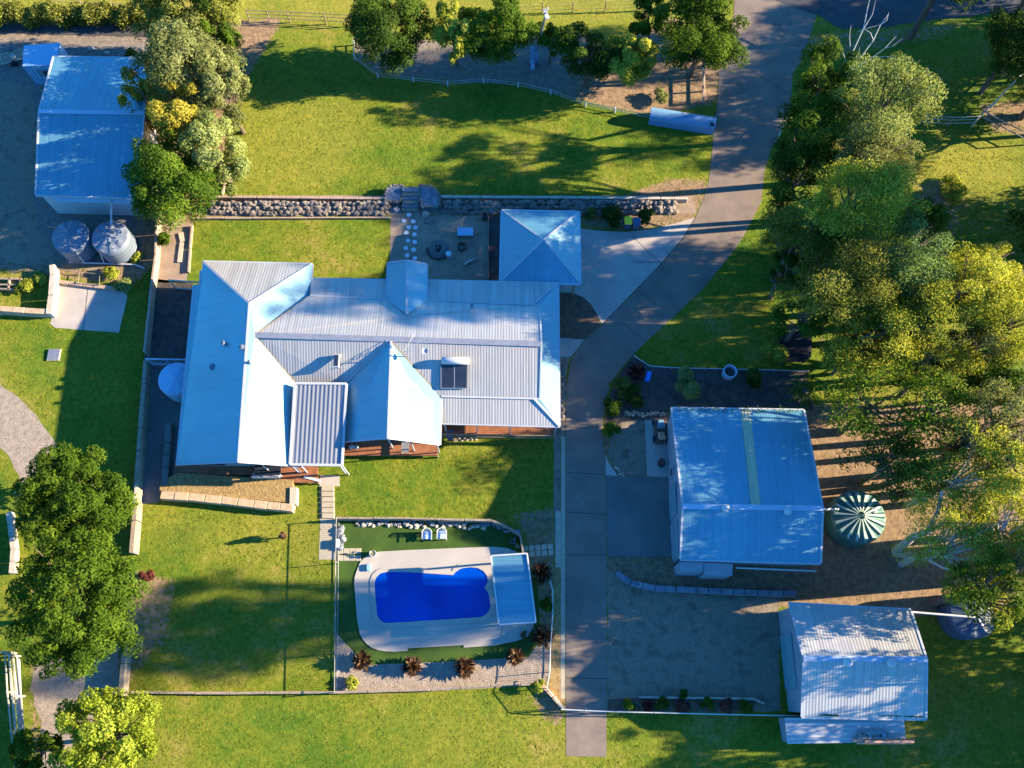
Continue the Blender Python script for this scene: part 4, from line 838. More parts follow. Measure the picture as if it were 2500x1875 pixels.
for j in range(2):
    for i in range(5-j): place(1282+(i+j)*15.3-j*-1.5, 1339.5-i*1.2+j*13, .05, f'{ordn[i+j]} square paver from the left in the {rows[j]} row east of the pool', 'square pavers east of the pool', pv, .95)
sp = MB().box((0, 0, .06), (.9, .36, .12), 0, .02).build('stair_slab', M['paver'])
for i in range(6):
    o = sp if i == 0 else sp.copy()
    if i: COL.objects.link(o)
    o.location = P(800.5+i*.2, 1193.5+i*13.2); tag(o, f'{ordn[i]} cream slab down from the deck on the stair to the pool', 'step', 'slabs of the stair to the pool')
# fire pit yard things
p = P(1071, 609); o = thing('fire_pit', 'large round mound fire pit with burnt centre and curved rim', 'fire pit', p)
MB().lathe(p, [(.85, 0), (.7, .1), (.35, .22), (.01, .16)], 28).build('mound', M['concrete2'], o, True)
MB().tube([p+Vector((.92*math.cos(a), .92*math.sin(a), .08)) for a in [math.radians(d) for d in range(170, 331, 10)]], .045, 6).build('rim', M['black'], o)
m = MB()
for i in range(9): rock_add(m, (p.x+random.uniform(-.25, .25), p.y+random.uniform(-.25, .25), .18), (.12, .1, .12), i)
m.build('embers', M['black'], o)
p = P(1128, 605); o = thing('fire_ring', 'small rusty iron fire ring right of the large fire pit', 'fire pit', p)
MB().lathe(p, [(.34, 0), (.36, .35), (.3, .35), (.28, .05)], 24).build('ring', M['rust'], o, True); MB().lathe(p, [(.29, .12), (.01, .16)], 16).build('ash', M['gravel'], o)
p = P(1137, 573); o = thing('bench', 'flat blue-shaded table slab in the fire pit yard', 'table', p)
MB().box((p.x, p.y, .5), (1.25, .72, .1), -.02, .02).build('top', M['tankblue'], o)
for x in (-.5, .5): MB().box((p.x+x, p.y, .22), (.12, .55, .44)).build('leg', M['timber'], o)
p = P(1096, 626); o = thing('stool', 'small round pale blue stool on the rim of the fire pit', 'stool', p)
MB().lathe(p, [(.2, 0), (.18, .4), (.22, .42), (.22, .47), (.01, .48)], 20).build('seat', M['cushion'], o, True)
m = MB(); a, b, c = P(1134, 646, .12), P(1147, 637, .15), P(1161, 632, .12); m.tube([a, b, c], [.1, .13, .09], 8); o = m.build('log', M['bark']); tag(o, 'crooked log lying below the small fire ring', 'log')
p = P(1183, 534); o = thing('plant_pot', 'black round pot in the top right corner of the fire pit yard', 'pot', p)
MB().lathe(p, [(.2, 0), (.3, .45), (.27, .45), (.24, .3), (.01, .3)], 20).build('pot', M['black'], o, True)
# stone piles at the pool terrace
def pile(label, pts, mat, k, name='stone_pile', s0=.14, s1=.3):
    m = MB(); q = [P(*p) for p in pts]
    for i in range(k):
        t = i/(k-1)*(len(q)-1); j = min(int(t), len(q)-2); c = q[j].lerp(q[j+1], t-j); s = random.uniform(s0, s1)
        rock_add(m, (c.x+random.uniform(-.15, .15), c.y+random.uniform(-.15, .15), 0), (s, s*.8, s*.9), i*3.7)
    o = m.build(name, M[mat]); return tag(o, label, 'stones')
pile('row of pale stones along the foot of the pool retaining wall', [(870, 1281), (950, 1281), (1000, 1282), (1100, 1284), (1180, 1287)], 'palestone', 46, s0=.1, s1=.24)
pile('row of blue-grey stones against the pool retaining wall, behind the pale ones', [(880, 1276), (1000, 1277), (1100, 1278), (1200, 1280), (1262, 1304)], 'bluerock', 70, s0=.1, s1=.22)
pile('blue-grey stone heap beside the pool gate', [(833, 1288), (832, 1300), (833, 1316), (834, 1334)], 'bluerock', 16, s0=.2, s1=.34)
pile('scattered brown stones in the strip beside the driveway under the house eave', [(1372, 880), (1368, 930), (1372, 980), (1366, 1050)], 'rock', 40, s0=.1, s1=.28)
pile('loose pale stones at the tip of the gravel bed by the driveway corner', [(1502, 1138), (1512, 1150), (1521, 1160)], 'palestone', 9, s0=.06, s1=.14)
pile('sunlit yellow stones above the gravel bed near the large shed', [(1528, 1008), (1570, 1012), (1620, 1010)], 'sandstone', 34, s0=.08, s1=.2)
for l, x, y, s in (('white boulder at the top of the white stone wall', 134, 675, .35), ('pale rock beside the top left shed back wall', 222, 120, .35), ('flat pale rock behind the upper left shed', 262, 129, .3), ('cream stone at the left edge of the big left tree by the track', 52, 1204, .5)):
    rock(l, x, y, s, s*.7, s*.6, 'palestone')
# grate on the left lawn
p = P(131, 866, .1); o = thing('drain_cover', 'grey ribbed drain cover on the left lawn', 'drain cover', p); MB().box((p.x, p.y, .05), (.95, .92, .1)).build('frame', M['palestone'], o)
m = MB()
for i in range(7): m.box((p.x-.38+i*.126, p.y+.02, .11), (.1, .86, .04))
m.build('slats', M['steel'], o)
# pots and bits round the pool
def pot(x, y, label, col='white', leaf='brown', s=.25):
    p = P(x, y); o = thing('potted_plant', label, 'pot', p); MB().lathe(p, [(s*.6, 0), (s, s*1.6), (s*.88, s*1.6), (s*.8, s*1.3), (.01, s*1.3)], 18).build('pot', M[col], o, True)
    crown(o, 'foliage', Vector((p.x+.05, p.y+.08, s*2.2)), (s*1.1, s*1.1, s*.9), LF[leaf], 90, .12, 4)
def mk_leaves(C, N, size, rs, aspect=.5, fold=.25):
    """arrays of leaf centres and normals -> quad mesh arrays"""
    n = len(C); t = rs.normal(size=(n, 3)); N = N/np.linalg.norm(N, axis=1, keepdims=True)
    t -= N*(t*N).sum(1, keepdims=True); t /= np.linalg.norm(t, axis=1, keepdims=True); b = np.cross(N, t)
    s = (size*rs.uniform(.6, 1.35, n))[:, None]
    V = np.stack([C-t*s*.5, C+b*s*aspect*.5+N*s*fold*.3, C+t*s*.5-N*s*fold*.2, C-b*s*aspect*.5+N*s*fold*.3], 1)
    return V.reshape(-1, 3)
def leaf_mesh(name, V, tint, mat, parent):
    n = len(V)//4; me = bpy.data.meshes.new(name)
    me.vertices.add(len(V)); me.vertices.foreach_set('co', V.astype(np.float32).reshape(-1))
    me.loops.add(len(V)); me.loops.foreach_set('vertex_index', np.arange(len(V), dtype=np.int32))
    me.polygons.add(n); me.polygons.foreach_set('loop_start', np.arange(0, len(V), 4, dtype=np.int32))
    try: me.polygons.foreach_set('loop_total', np.full(n, 4, dtype=np.int32))
    except Exception: pass
    at = me.attributes.new('tint', 'FLOAT', 'POINT'); at.data.foreach_set('value', np.repeat(tint, 4).astype(np.float32))
    me.update(calc_edges=True); me.validate(); return link(name, me, mat, parent)
def crown(parent, name, c, R, mat, n, size, clumps, rs=None, spread=.8, csize=.36, aspect=.5, fill=.25, up=.35):
    rs = rs or rng; R = np.array(R); cl = []
    while len(cl) < clumps:
        p = rs.normal(size=3); p /= np.linalg.norm(p); r = spread*rs.uniform(.25, 1)**.5; p = p*r*(1.14 if rs.uniform() < .15 else 1)
        if p[2] < -.62: continue
        cl.append(p)
    cl = np.array(cl); cr = csize*rs.uniform(.55, 1.35, clumps)
    w = cr**2; w /= w.sum(); k = rs.choice(clumps, n, p=w)
    d = rs.normal(size=(n, 3)); d /= np.linalg.norm(d, axis=1, keepdims=True); d[:, 2] = np.where(d[:, 2] < -.35, -d[:, 2], d[:, 2])
    rr = np.where(rs.uniform(size=n) < fill, rs.uniform(.1, 1, n), rs.uniform(.72, 1.08, n))
    q = cl[k]+d*(cr[k]*rr)[:, None]
    C = q*R+np.array(c)
    N = d*.8+q*.4+rs.normal(size=(n, 3))*(.55 if up > .2 else .9); N[:, 2] += up
    tint = np.clip(.5+.105*rs.normal(size=n)+.2*(rs.uniform(-1, 1, clumps)[k]), 0, 1)
    leaf_mesh(name, mk_leaves(C, N, size, rs, aspect), tint, mat, parent)
    return cl*R+np.array(c)
def tree(px, py, rx, ry, z, kind, label, name='tree', cat='tree', rz=None, clumps=None, dens=1.0, size=.215, bark='bark', group=None, csize=.25, spread=.92, lean=(0, 0), aspect=.5, up=.35, fill=.25):
    """px, py, rx, ry: crown in photo pixels; z: height of the crown centre in metres"""
    c = P(px, py, z); k = (P(px+10, py, z).x-c.x)/10; Rx, Ry = rx*k, ry*k*1.02; Rz = rz or min(z*.75, (Rx+Ry)/2*.95)
    base = Vector((c.x-lean[0], c.y-lean[1], 0)); o = thing(name, label, cat, base, group)
    n = int(860*dens*(Rx*Ry+.5*(Rx+Ry)*Rz/2)*(.27/size)**1.7); n = min(n, 32000); clumps = clumps or int(14+Rx*Ry*3.2)
    rs = np.random.default_rng(int(px*13+py*7+z*3)%100000)
    cl = crown(o, 'crown', c, (Rx, Ry, Rz), LF[kind], n, size, clumps, rs, spread, csize, aspect, fill, up)
    t = MB(); top = c+Vector((0, 0, -Rz*.35)); r0 = .05+.028*z; mid = base.lerp(top, .5)+Vector((rs.uniform(-.2, .2), rs.uniform(-.2, .2), 0))
    t.tube([base, mid, top], [r0, r0*.75, r0*.5], 8)
    order = rs.permutation(len(cl))[:min(len(cl), 26)]
    for i in order:
        e = Vector(cl[i]); s = base.lerp(top, rs.uniform(.55, 1.0)); m_ = s.lerp(e, .5)+Vector((0, 0, -.1*(e-s).length)); t.tube([s, m_, e], [r0*.36, r0*.22, r0*.08], 5, False)
    if px > 1850 and kind in ('lime', 'olive', 'brown', 'pale', 'teal'):
        for i in range(7):
            a = .75+rs.normal()*.5; q = c+Vector((-Rx*.2+rs.normal()*.2, -Ry*.2+rs.normal()*.2, Rz*.3)); e = c+Vector((Rx*.8*math.cos(a), Ry*.8*math.sin(a), Rz*rs.uniform(.45, .75)))
            m_ = q.lerp(e, .5)+Vector((rs.normal()*.08, rs.normal()*.08, Rz*.12)); t.tube([top, q, m_, e], [r0*.3, .045, .032, .012], 5, False)
    t.build('trunk', M[bark], o); return o
def shrub(px, py, r, h, kind, label, name='shrub', size=.16, dens=1.0, clumps=9, group=None, spiky=False):
    c = P(px, py, h*.6); k = (P(px+10, py, h).x-P(px, py, h).x)/10; R = r*k; base = Vector((c.x, c.y, 0)); o = thing(name, label, 'shrub' if not spiky else 'plant', base, group)
    rs = np.random.default_rng(int(px*13+py*7)%100000)
    if spiky:
        n = int(430*dens); a = rs.uniform(0, 6.283, n); e = rs.uniform(.1, 1.5, n); L = R*1.08*rs.uniform(.55, 1.1, n); V = []; T = []
        for i in range(n):
            d = np.array([math.cos(a[i])*math.cos(e[i]), math.sin(a[i])*math.cos(e[i]), math.sin(e[i])]); s = np.cross(d, [0, 0, 1]); s /= np.linalg.norm(s); w = .055+.05*rs.uniform()
            b = np.array([base.x, base.y, h*rs.uniform(.15, .5)]); m_ = b+d*L[i]*.55; tip = b+d*L[i]+np.array([0, 0, -.15*L[i]])
            V += [b, m_+s*w, tip, m_-s*w]; T.append(rs.uniform(0, 1))
        leaf_mesh('foliage', np.array(V), np.array(T), LF[kind], o); MB().tube([base, base+Vector((0, 0, h*.4))], .06, 8).build('stem', M['darkbark'], o); return o
    n = int(1500*dens*(R*R+R*h*.5)*(.16/size)**1.5)+120
    crown(o, 'foliage', c, (R, R, h*.45), LF[kind], n, size, clumps, rs, .75, .42); MB().tube([base, base+Vector((0, 0, h*.5))], .04, 6).build('stem', M['darkbark'], o); return o
# ------------------------------------------------------------------ trees
TR = [
 # upper left group
 (452, 165, 88, 105, 5.2, 'olive', 'tall olive-grey tree with pointed crown right of the upper left shed', {}),
 (552, 235, 62, 58, 4.2, 'olive', 'spreading olive branches reaching over the upper lawn', {}),
 (365, 258, 48, 45, 3.8, 'yellow', 'small yellow tree touching the upper left shed roof', {}),
 (440, 295, 66, 58, 4.4, 'yellow', 'golden yellow tree below the tall olive tree', {}),
 (545, 150, 34, 34, 2.8, 'bright', 'small bright green tree behind the olive tree', {}),
 (525, 375, 62, 70, 3.6, 'pale', 'light grey-green tree at the left end of the north lawn', {}),
 (418, 448, 90, 88, 3.8, 'green', 'round deep green tree above the twin grey tanks', {}),
 (505, 92, 62, 42, 3.4, 'dark', 'dark low tree added for its shade behind the olive tree near the top left', {}),  # extra crown put in to shade the strip behind the shed
 (455, 30, 112, 60, 4.2, 'brown', 'brown-olive tree at the top edge left of centre', {}),
 # top row
 (945, 70, 86, 92, 4.0, 'dark', 'dark dense tree at the left end of the top row', {}),
 (1108, 72, 42, 78, 4.0, 'lime', 'narrow yellow drooping tree in the top row', {}),
 (1215, 68, 78, 74, 3.8, 'green', 'bright green tree left of the power pole', {}),
 (1345, 90, 36, 42, 3.0, 'green', 'small green tree just right of the power pole', {}),
 (1438, 128, 74, 62, 3.6, 'dark', 'dark olive bush-like tree in the mulch bed of the top row', {}),
 (1540, 140, 52, 62, 3.2, 'lime', 'yellow-green tree overhanging the sunlit mulch', {}),
 (1588, 45, 42, 46, 3.2, 'green', 'small green tree near the top wire fence', {}),
 (1716, 82, 94, 92, 4.8, 'bright', 'round glossy green tree at the top left of the driveway', {}),
 # right belt
 (2002, 200, 72, 72, 6.0, 'bright', 'bright green crown beneath the bare dead tree', {}),
 (2165, 262, 104, 98, 8.0, 'pale', 'large pale grey-green crown at the upper right', {}),
 (1985, 318, 80, 80, 6.2, 'bright', 'mid green crown at the right edge of the upper driveway', {}),
 (1945, 440, 76, 88, 5.0, 'dark', 'dark tree overhanging the driveway bend', {}),
 (2130, 395, 92, 66, 7.0, 'olive', 'thin pale-twigged olive crown below the large grey-green one', {}),
 (2100, 495, 112, 92, 8.5, 'lime', 'yellow-green feathery crown right of the driveway bend', {}),
 (1955, 575, 82, 72, 6.0, 'brown', 'olive-brown crown above the striped shaded lawn', {}),
 (2205, 630, 88, 82, 7.5, 'teal', 'blue-green crown in the middle of the right belt', {}),
 (2040, 690, 112, 84, 6.5, 'brown', 'dark brown-olive crown between the driveway lawn and the blue-green tree', {}),
 (2335, 715, 104, 78, 6.5, 'lime', 'broad yellow crown at the right with visible branches', {}),
 (2460, 780, 84, 92, 5.5, 'lime', 'yellow-green crown touching the right edge', {}),
 (1965, 775, 62, 55, 4.2, 'green', 'green crown beside the black trampoline mat', {}),
 (2120, 830, 105, 72, 4.4, 'lime', 'olive-yellow crown above the palm near the large shed', {}),
 (2270, 870, 110, 62, 4.6, 'lime', 'yellow crown below the broad yellow one', {}),
 (2440, 920, 74, 50, 4.0, 'green', 'shaded green crown near the right edge', {}),
 (2140, 985, 122, 82, 6.0, 'green', 'wide green crown right of the large shed', {}),
 (2290, 1000, 92, 80, 6.5, 'green', 'second wide green crown nearer the right edge', {}),
 (2445, 1020, 84, 84, 7.0, 'olive', 'olive crown at the right edge above the yellow gum', {}),
 (2180, 1130, 92, 82, 5.0, 'dark', 'dark green crown behind the green tank', {}),
 (2335, 1175, 122, 84, 6.3, 'lime', 'big yellow-green gum crown right of the green tank', {}),
 (2450, 1265, 88, 110, 6.6, 'lime', 'tallest yellow-green gum crown at the right edge', {}),
 (2325, 1335, 112, 78, 6.5, 'lime', 'yellow-green gum crown with white trunks below the green tank', {}),
 (2420, 1440, 86, 72, 7.0, 'bright', 'low bright crown hanging over the dark blue tank', {}),
 (2412, 1452, 92, 62, 5.0, 'lime', 'golden-green drooping crown covering most of the dark blue tank', {}),
 (2484, 110, 62, 88, 5.0, 'dark', 'dark crown in the upper right corner', {}),
 (2470, 1120, 70, 80, 8.0, 'lime', 'yellow-green crown at the right edge above the tallest gum', {}),
 (2470, 1390, 60, 70, 6.0, 'olive', 'olive crown at the right edge under the tallest gum', {}),
 (2370, 1080, 70, 56, 7.0, 'lime', 'golden-green crown between the wide green crown and the big gum', {}),
 (2250, 1130, 66, 60, 6.0, 'green', 'green crown just above the pale forked gum trunks', {}),
 (2450, 700, 60, 50, 5.0, 'lime', 'yellow crown in front of the right edge beside the paddock', {}),
 (2220, 860, 60, 50, 4.4, 'olive', 'olive crown in the dip between yellow crowns', {}),
 (2150, 760, 64, 60, 5.0, 'green', 'deep green crown right of the brown-olive ones', {}),
 (2475, 960, 56, 60, 5.0, 'dark', 'dark crown in the gap at the right edge', {}),
 (2075, 870, 60, 50, 3.2, 'brown', 'low olive-brown crown left of the yellow crowns, above the palm', {}),
 (2215, 755, 70, 56, 5.0, 'teal', 'small blue-green crown under the broad yellow crown', {}),
 (2400, 650, 62, 46, 5.5, 'lime', 'yellow crown edging the shaded paddock at the right', {}),
 (2390, 845, 74, 50, 4.5, 'olive', 'olive crown between the two lower yellow crowns and the right edge', {}),
 (2250, 925, 66, 40, 3.6, 'dark', 'dark low crown between the yellow and the wide green crowns', {}),
 (2370, 950, 60, 40, 3.6, 'dark', 'dark low crown right of the other dark low one', {}),
 (2250, 545, 52, 52, 5.5, 'green', 'green crown bulging into the shaded paddock', {}),
 (2035, 590, 60, 60, 6.0, 'olive', 'olive crown between the brown-olive ones in the right belt', {}),
 (1925, 660, 50, 50, 4.0, 'dark', 'dark low crown at the end of the upper shaded lawn strip', {}),
 # lower left
 (188, 1215, 134, 134, 4.5, 'bright', 'clumpy bright green tree left of the house', dict(csize=.17, clumps=110, spread=.95, dens=1.2)),
 (178, 1475, 168, 172, 6.0, 'bright', 'largest round green tree at the lower left', dict(csize=.15, clumps=170, spread=.95, dens=1.2)),
 (258, 1800, 128, 124, 4.5, 'soft', 'bright yellow-green tree at the bottom left', dict(csize=.17, clumps=90, up=.1)),
 (88, 1835, 62, 66, 3.0, 'bright', 'green tree in the bottom left corner beside the rails', {}),
 # just outside the frame, these throw shade into it
 (2600, 110, 130, 110, 4.4, 'dark', 'low dark tree just beyond the upper right edge', {}),
 (2590, 215, 100, 80, 3.4, 'dark', 'low dark bush-like tree just beyond the right edge near the rails', {}),
 (2600, 520, 120, 120, 4.6, 'dark', 'low dark tree just beyond the right edge beside the shaded paddock', {}),
 (2600, 660, 80, 70, 3.6, 'dark', 'second low dark tree just beyond the right edge beside the shaded paddock', {}),
 (2600, 1590, 110, 100, 4.4, 'dark', 'low dark tree just beyond the lower right edge', {}),
 (2720, 20, 150, 110, 6.0, 'dark', 'spreading dark tree beyond the upper right corner beside the road', {}),
 (2560, -70, 110, 80, 5.0, 'dark', 'dark tree above the upper right corner', {}),
 (2750, 200, 120, 100, 6.5, 'dark', 'round dark tree further beyond the upper right edge', {}),
 (2720, 470, 150, 130, 9.0, 'dark', 'dark tree beyond the right edge beside the upper paddock', {}),
 (2640, 120, 130, 110, 8.5, 'dark', 'dark tree beyond the upper right corner', {}),
 (2700, 1640, 120, 110, 8.0, 'dark', 'dark tree beyond the lower right edge', {}),
 (2640, 1800, 120, 100, 6.0, 'dark', 'dark tree beyond the lower right corner', {}),
 (2350, -120, 160, 90, 8.0, 'dark', 'dark tree above the top right edge beside the road', {}),
]
for px, py, rx, ry, z, kind, lab, kw in TR:
    if 1860 < px < 2500 and py < 1500: z *= 1.2; rx *= 1.2; ry *= 1.22
    elif px < 600 and 0 < py < 560: z *= 1.15; rx *= 1.22; ry *= 1.22; kw = dict(kw, rz=3.9)
    elif px < 1800 and 0 < py < 560: z *= 1.1; rx *= 1.2; ry *= 1.12
    if kind in ('lime', 'olive', 'pale', 'brown', 'teal', 'yellow') and px > 1800: kw = dict(kw, up=0.0, size=.16, csize=.3, dens=.6, fill=.6)
    elif px > 1800: kw = dict(kw, dens=.55 if px < 2500 else .35, csize=.22)
    if 2000 < px < 2500 and 850 < py < 1500: kw = dict(kw, dens=.42 if kw.get('fill') else .3, csize=.26, rz=1.8)
    if 2050 < px < 2400 and 950 < py < 1350: kw = dict(kw, dens=.21)
    if z > 14: kw = dict(kw, dens=.3, size=.3, csize=.2, spread=1.0)
    tree(px, py, rx, ry, z, kind, lab, bark='bark' if px > 2290 and 1150 < py < 1400 else 'darkbark', **kw)
# unseen tall gums, added to throw broken shade over lawns, pool and north roofs
for sx, sy, z, r, lab in ((850, 775, 24, 3.2, 'unseen tall gum added beyond the right edge behind the shaded paddock'), (610, 790, 27, 3.2, 'unseen tallest gum added beyond the right edge behind the shaded paddock'),
                          (1010, 1500, 24, 2.8, 'unseen towering gum added well beyond the right edge level with the pool'), (500, 1510, 20, 3.2, 'unseen very tall gum added beyond the right edge level with the pool'), (430, 1570, 21, 3.4, 'unseen tallest gum added beyond the right edge level with the lower shed'), 
                          (1160, 735, 15, 3.4, 'unseen very tall dark gum added beyond the right edge level with the carport'), (1010, 750, 20, 2.6, 'unseen tall thin gum added beyond the right edge level with the house ridge'), (1500, 680, 12, 3.6, 'unseen tall gum added beyond the right edge level with the driveway bend')):
    g = P(sx, sy)+Vector((SUNV.x, SUNV.y, 0))*(z/SUNV.z); c = Vector((g.x, g.y, z)); x, y = PX(c); k = PX(c+Vector((1, 0, 0)))[0]-x
    tree(x, y, r*k, r*k, z, 'lime', lab, dens=.3, size=.3, csize=.2, spread=1.0, rz=3.2)
for sx, sy, z, r, lab in ((2400, 1640, 5, 4.2, 'low dark tree well beyond the lower right edge'), (2320, 1750, 6, 3.6, 'second low dark tree well beyond the lower right edge'), (2460, 1830, 5, 4.0, 'low dark tree well beyond the lower right corner'), (2200, 150, 7, 4.2, 'dark tree well beyond the upper right edge'), (2380, 175, 5, 4.2, 'low dark tree well beyond the upper right edge'), (2080, 110, 10, 3.6, 'tall dark tree well beyond the upper right edge'),
                          (2330, 70, 6, 3.6, 'dark tree well beyond the upper right corner'), (2350, 560, 5.5, 4.4, 'dark tree well beyond the right edge by the paddock'), (2450, 650, 4.5, 4.2, 'low dark tree well beyond the right edge by the paddock'), (2120, 15, 9, 3.2, 'tall dark tree well beyond the upper right corner')):
    g = P(sx, sy)+Vector((SUNV.x, SUNV.y, 0))*(z/SUNV.z); c = Vector((g.x, g.y, z)); x, y = PX(c); k = PX(c+Vector((1, 0, 0)))[0]-x
    tree(x, y, r*k, r*k, z, 'dark', lab, dens=.5, size=.28, csize=.26, bark='darkbark')
def hedge():
    o = thing('hedge', 'long clipped yellow-green hedge along the top left edge', 'hedge', P(180, 30)); c = P(175, 34, .9)
    n = 16000; a, b = P(-60, 30, .9), P(372, 34, .9); rs = rng
    C = np.stack([rs.uniform(a.x, b.x, n), c.y+rs.uniform(-.75, .75, n)*(1+.25*np.sin(rs.uniform(0, 9, n))), rs.uniform(.2, 1.5, n)], -1); C[:, 2] += .25*np.sin(C[:, 0]*1.7)+.15*np.sin(C[:, 0]*4.1)
    C[:, 1] += .2*np.sin(C[:, 0]*2.3)
    N = rs.normal(size=(n, 3)); N[:, 2] = np.abs(N[:, 2])+.5
    leaf_mesh('foliage', mk_leaves(C, N, .22, rs), rs.uniform(0, 1, n), LF['brown'], o)
hedge()
def deadtree():
    b = P(2068, 200); b.z = 0; o = thing('dead_tree', 'bare bleached dead tree standing out of the green crowns at the upper right', 'tree', b)
    t = MB(); H0 = P(2070, 176, 6.5)
    br = [[(2070, 176, 6.5), (2080, 130, 7.6), (2108, 70, 8.8), (2118, 20, 9.8), (2124, -5, 10.2)], [(2108, 70, 8.8), (2130, 35, 9.6), (2138, 0, 10.2)], [(2072, 178, 6.5), (2105, 135, 7.6), (2132, 98, 8.6), (2150, 60, 9.4), (2168, 36, 10)],
          [(2132, 98, 8.6), (2125, 80, 9.0), (2106, 68, 9.1)], [(2080, 172, 6.8), (2130, 140, 7.6), (2160, 118, 8.3), (2188, 88, 9.0)], [(2160, 118, 8.3), (2180, 112, 8.6), (2206, 92, 9.1)], [(2130, 140, 7.6), (2165, 138, 8.0), (2208, 146, 8.3)],
          [(2076, 115, 8.0), (2074, 88, 8.5), (2078, 60, 8.9)], [(2066, 150, 7.1), (2056, 125, 7.5), (2052, 112, 7.8)], [(2090, 155, 7.2), (2096, 135, 7.5), (2099, 116, 7.8)], [(2094, 78, 8.6), (2120, 68, 9.0), (2150, 60, 9.2)], [(2150, 60, 9.4), (2165, 50, 9.7), (2170, 30, 10)]]
    t.tube([b, H0.lerp(b, .5), H0], [.26, .2, .13], 8)
    for i, q in enumerate(br):
        w = [P(*p) for p in q]; r = .06 if i in (0, 2, 4) else .032; t.tube(w, [r*(1-.75*k/(len(w)-1)) for k in range(len(w))], 6)
    t.build('trunk', M['whitebark'], o)
deadtree()
def bare_limbs():
    o = thing('gum_tree', 'pale bare forked gum trunks leaning out beside the green tank', 'tree', P(2180, 1350)); t = MB()
    for q, r in (([(2185, 1348, .0), (2230, 1310, 3.0), (2265, 1298, 5.5), (2290, 1250, 7.5), (2300, 1200, 8.6)], .3), ([(2190, 1352, .0), (2260, 1362, 3.5), (2320, 1345, 6.0), (2390, 1330, 8.0)], .28), ([(2265, 1298, 5.5), (2300, 1280, 7.0), (2330, 1240, 8.4)], .14), ([(2260, 1362, 3.5), (2300, 1385, 5.0), (2350, 1400, 6.5)], .12)):
        w = [P(*p) for p in q]; t.tube(w, [r*(1-.7*k/(len(w)-1)) for k in range(len(w))], 8)
    t.build('trunk', M['bark'], o)
    crown(o, 'crown', P(2310, 1260, 8.2), (2.2, 2.2, 1.2), LF['lime'], 2600, .16, 18, None, .9, .28, .5, .5, 0.0)
bare_limbs()
# ------------------------------------------------------------------ shrubs and small plants
G = 'purple-leaved bushes round the pool gravel'
for x, y, r, l in ((883, 1613, 27, 'purple-brown bush at the lower left corner of the pool lawn'), (1006, 1626, 27, 'purple-brown bush second from left below the pool'), (1134, 1631, 29, 'largest purple-brown bush, third from left below the pool'),
                (1258, 1603, 24, 'purple-brown bush fourth from left, below the shelter'), (1325, 1552, 30, 'purple-brown bush with orange tips right of the paved corner'), (1321, 1398, 28, 'dark purple bush right of the shade shelter'),
                ):
    shrub(x, y, r, 1.1, 'purple', l, 'cordyline', spiky=True, group=G)
shrub(1555, 905, 26, 1.3, 'reddish', 'reddish spiky bush at the driveway end of the shaded garden bed', 'cordyline', spiky=True)
shrub(1583, 1722, 16, .9, 'reddish', 'sunlit red spiky bush behind the white pipe fence', 'cordyline', spiky=True)
SH = [(1335, 1473, 21, 1.2, 'bright', 'small bright green tree-like shrub right of the pool shelter'), (1497, 527, 31, 1.3, 'dark', 'dark round shrub left of the yellow bin'), (1578, 528, 26, 1.2, 'dark', 'dark round shrub right of the bins'),
      (1440, 522, 18, .8, 'brown', 'small olive shrub by the carport corner'), (1494, 992, 27, 1.1, 'bright', 'rounded bright green shrub on the driveway edge'), (1490, 1050, 24, 1.1, 'green', 'lower green shrub on the driveway edge beside the gravel bed'),
      (1512, 948, 30, 1.2, 'brown', 'mixed olive shrub at the bend of the garden bed'), (1676, 932, 42, 2.2, 'pale', 'pale yellow-green shrub tree in the middle of the shaded garden bed'), (1840, 922, 26, 1.2, 'dark', 'dark shrub right of the round white planter'),
      (1555, 970, 32, 1.1, 'dark', 'dark low shrub beside the blue-grey slab'), (405, 585, 20, 1.3, 'bright', 'lone bright green shrub in the west garden bed'), (270, 665, 24, .7, 'lime', 'yellow-green plants at the right end of the bed by the twin tanks'), (333, 625, 18, .5, 'lime', 'sprawling yellow weeds right of the twin tanks'),
      (860, 1668, 18, .6, 'lime', 'spiky green clump in the bottom left corner of the pool gravel'), (1312, 1673, 16, .8, 'lime', 'small green tuft at the bottom right corner of the pool gravel'), (1533, 1720, 18, .8, 'green', 'green bush at the left of the roadside bed'),
      (1615, 1722, 18, .9, 'green', 'green bush right of the sunlit red one'), (1725, 1720, 16, .8, 'green', 'green bush in the middle of the roadside bed'), (1820, 1726, 18, .8, 'green', 'green bush at the right end of the roadside bed'),
      (1770, 1722, 22, 1.0, 'reddish', 'dark red bush near the right end of the roadside bed'), (1668, 1722, 20, .8, 'reddish', 'dull purple bush in the middle of the roadside bed'), (1667, 1694, 12, .9, 'dark', 'black-green ball shrub alone at the edge of the gravel yard'),
      (300, 700, 24, .5, 'pale', 'wispy pale weeds beyond the brick edging'), (355, 1405, 20, .8, 'reddish', 'dark red shrub right of the largest left tree'), (1610, 232, 22, .8, 'olive', 'small olive shrub above the long blue box'),
      (1880, 850, 40, 1.6, 'lime', 'yellow-green shrub at the end of the striped lawn'), (60, 700, 22, .5, 'lime', 'yellow-green ground plants in the left vegetable terrace'), (100, 680, 22, .5, 'lime', 'taller yellow-green plants beside the white stone wall'),
      (320, 135, 22, 1.4, 'dark', 'dark shrub against the back of the upper left shed'), (2330, 460, 40, .9, 'lime', 'yellow-green scrub on the upper right bank'), (2290, 520, 34, .9, 'bright', 'green scrub at the edge of the shaded paddock')]
for x, y, r, h, k, l in SH: shrub(x, y, r, h, k, l)
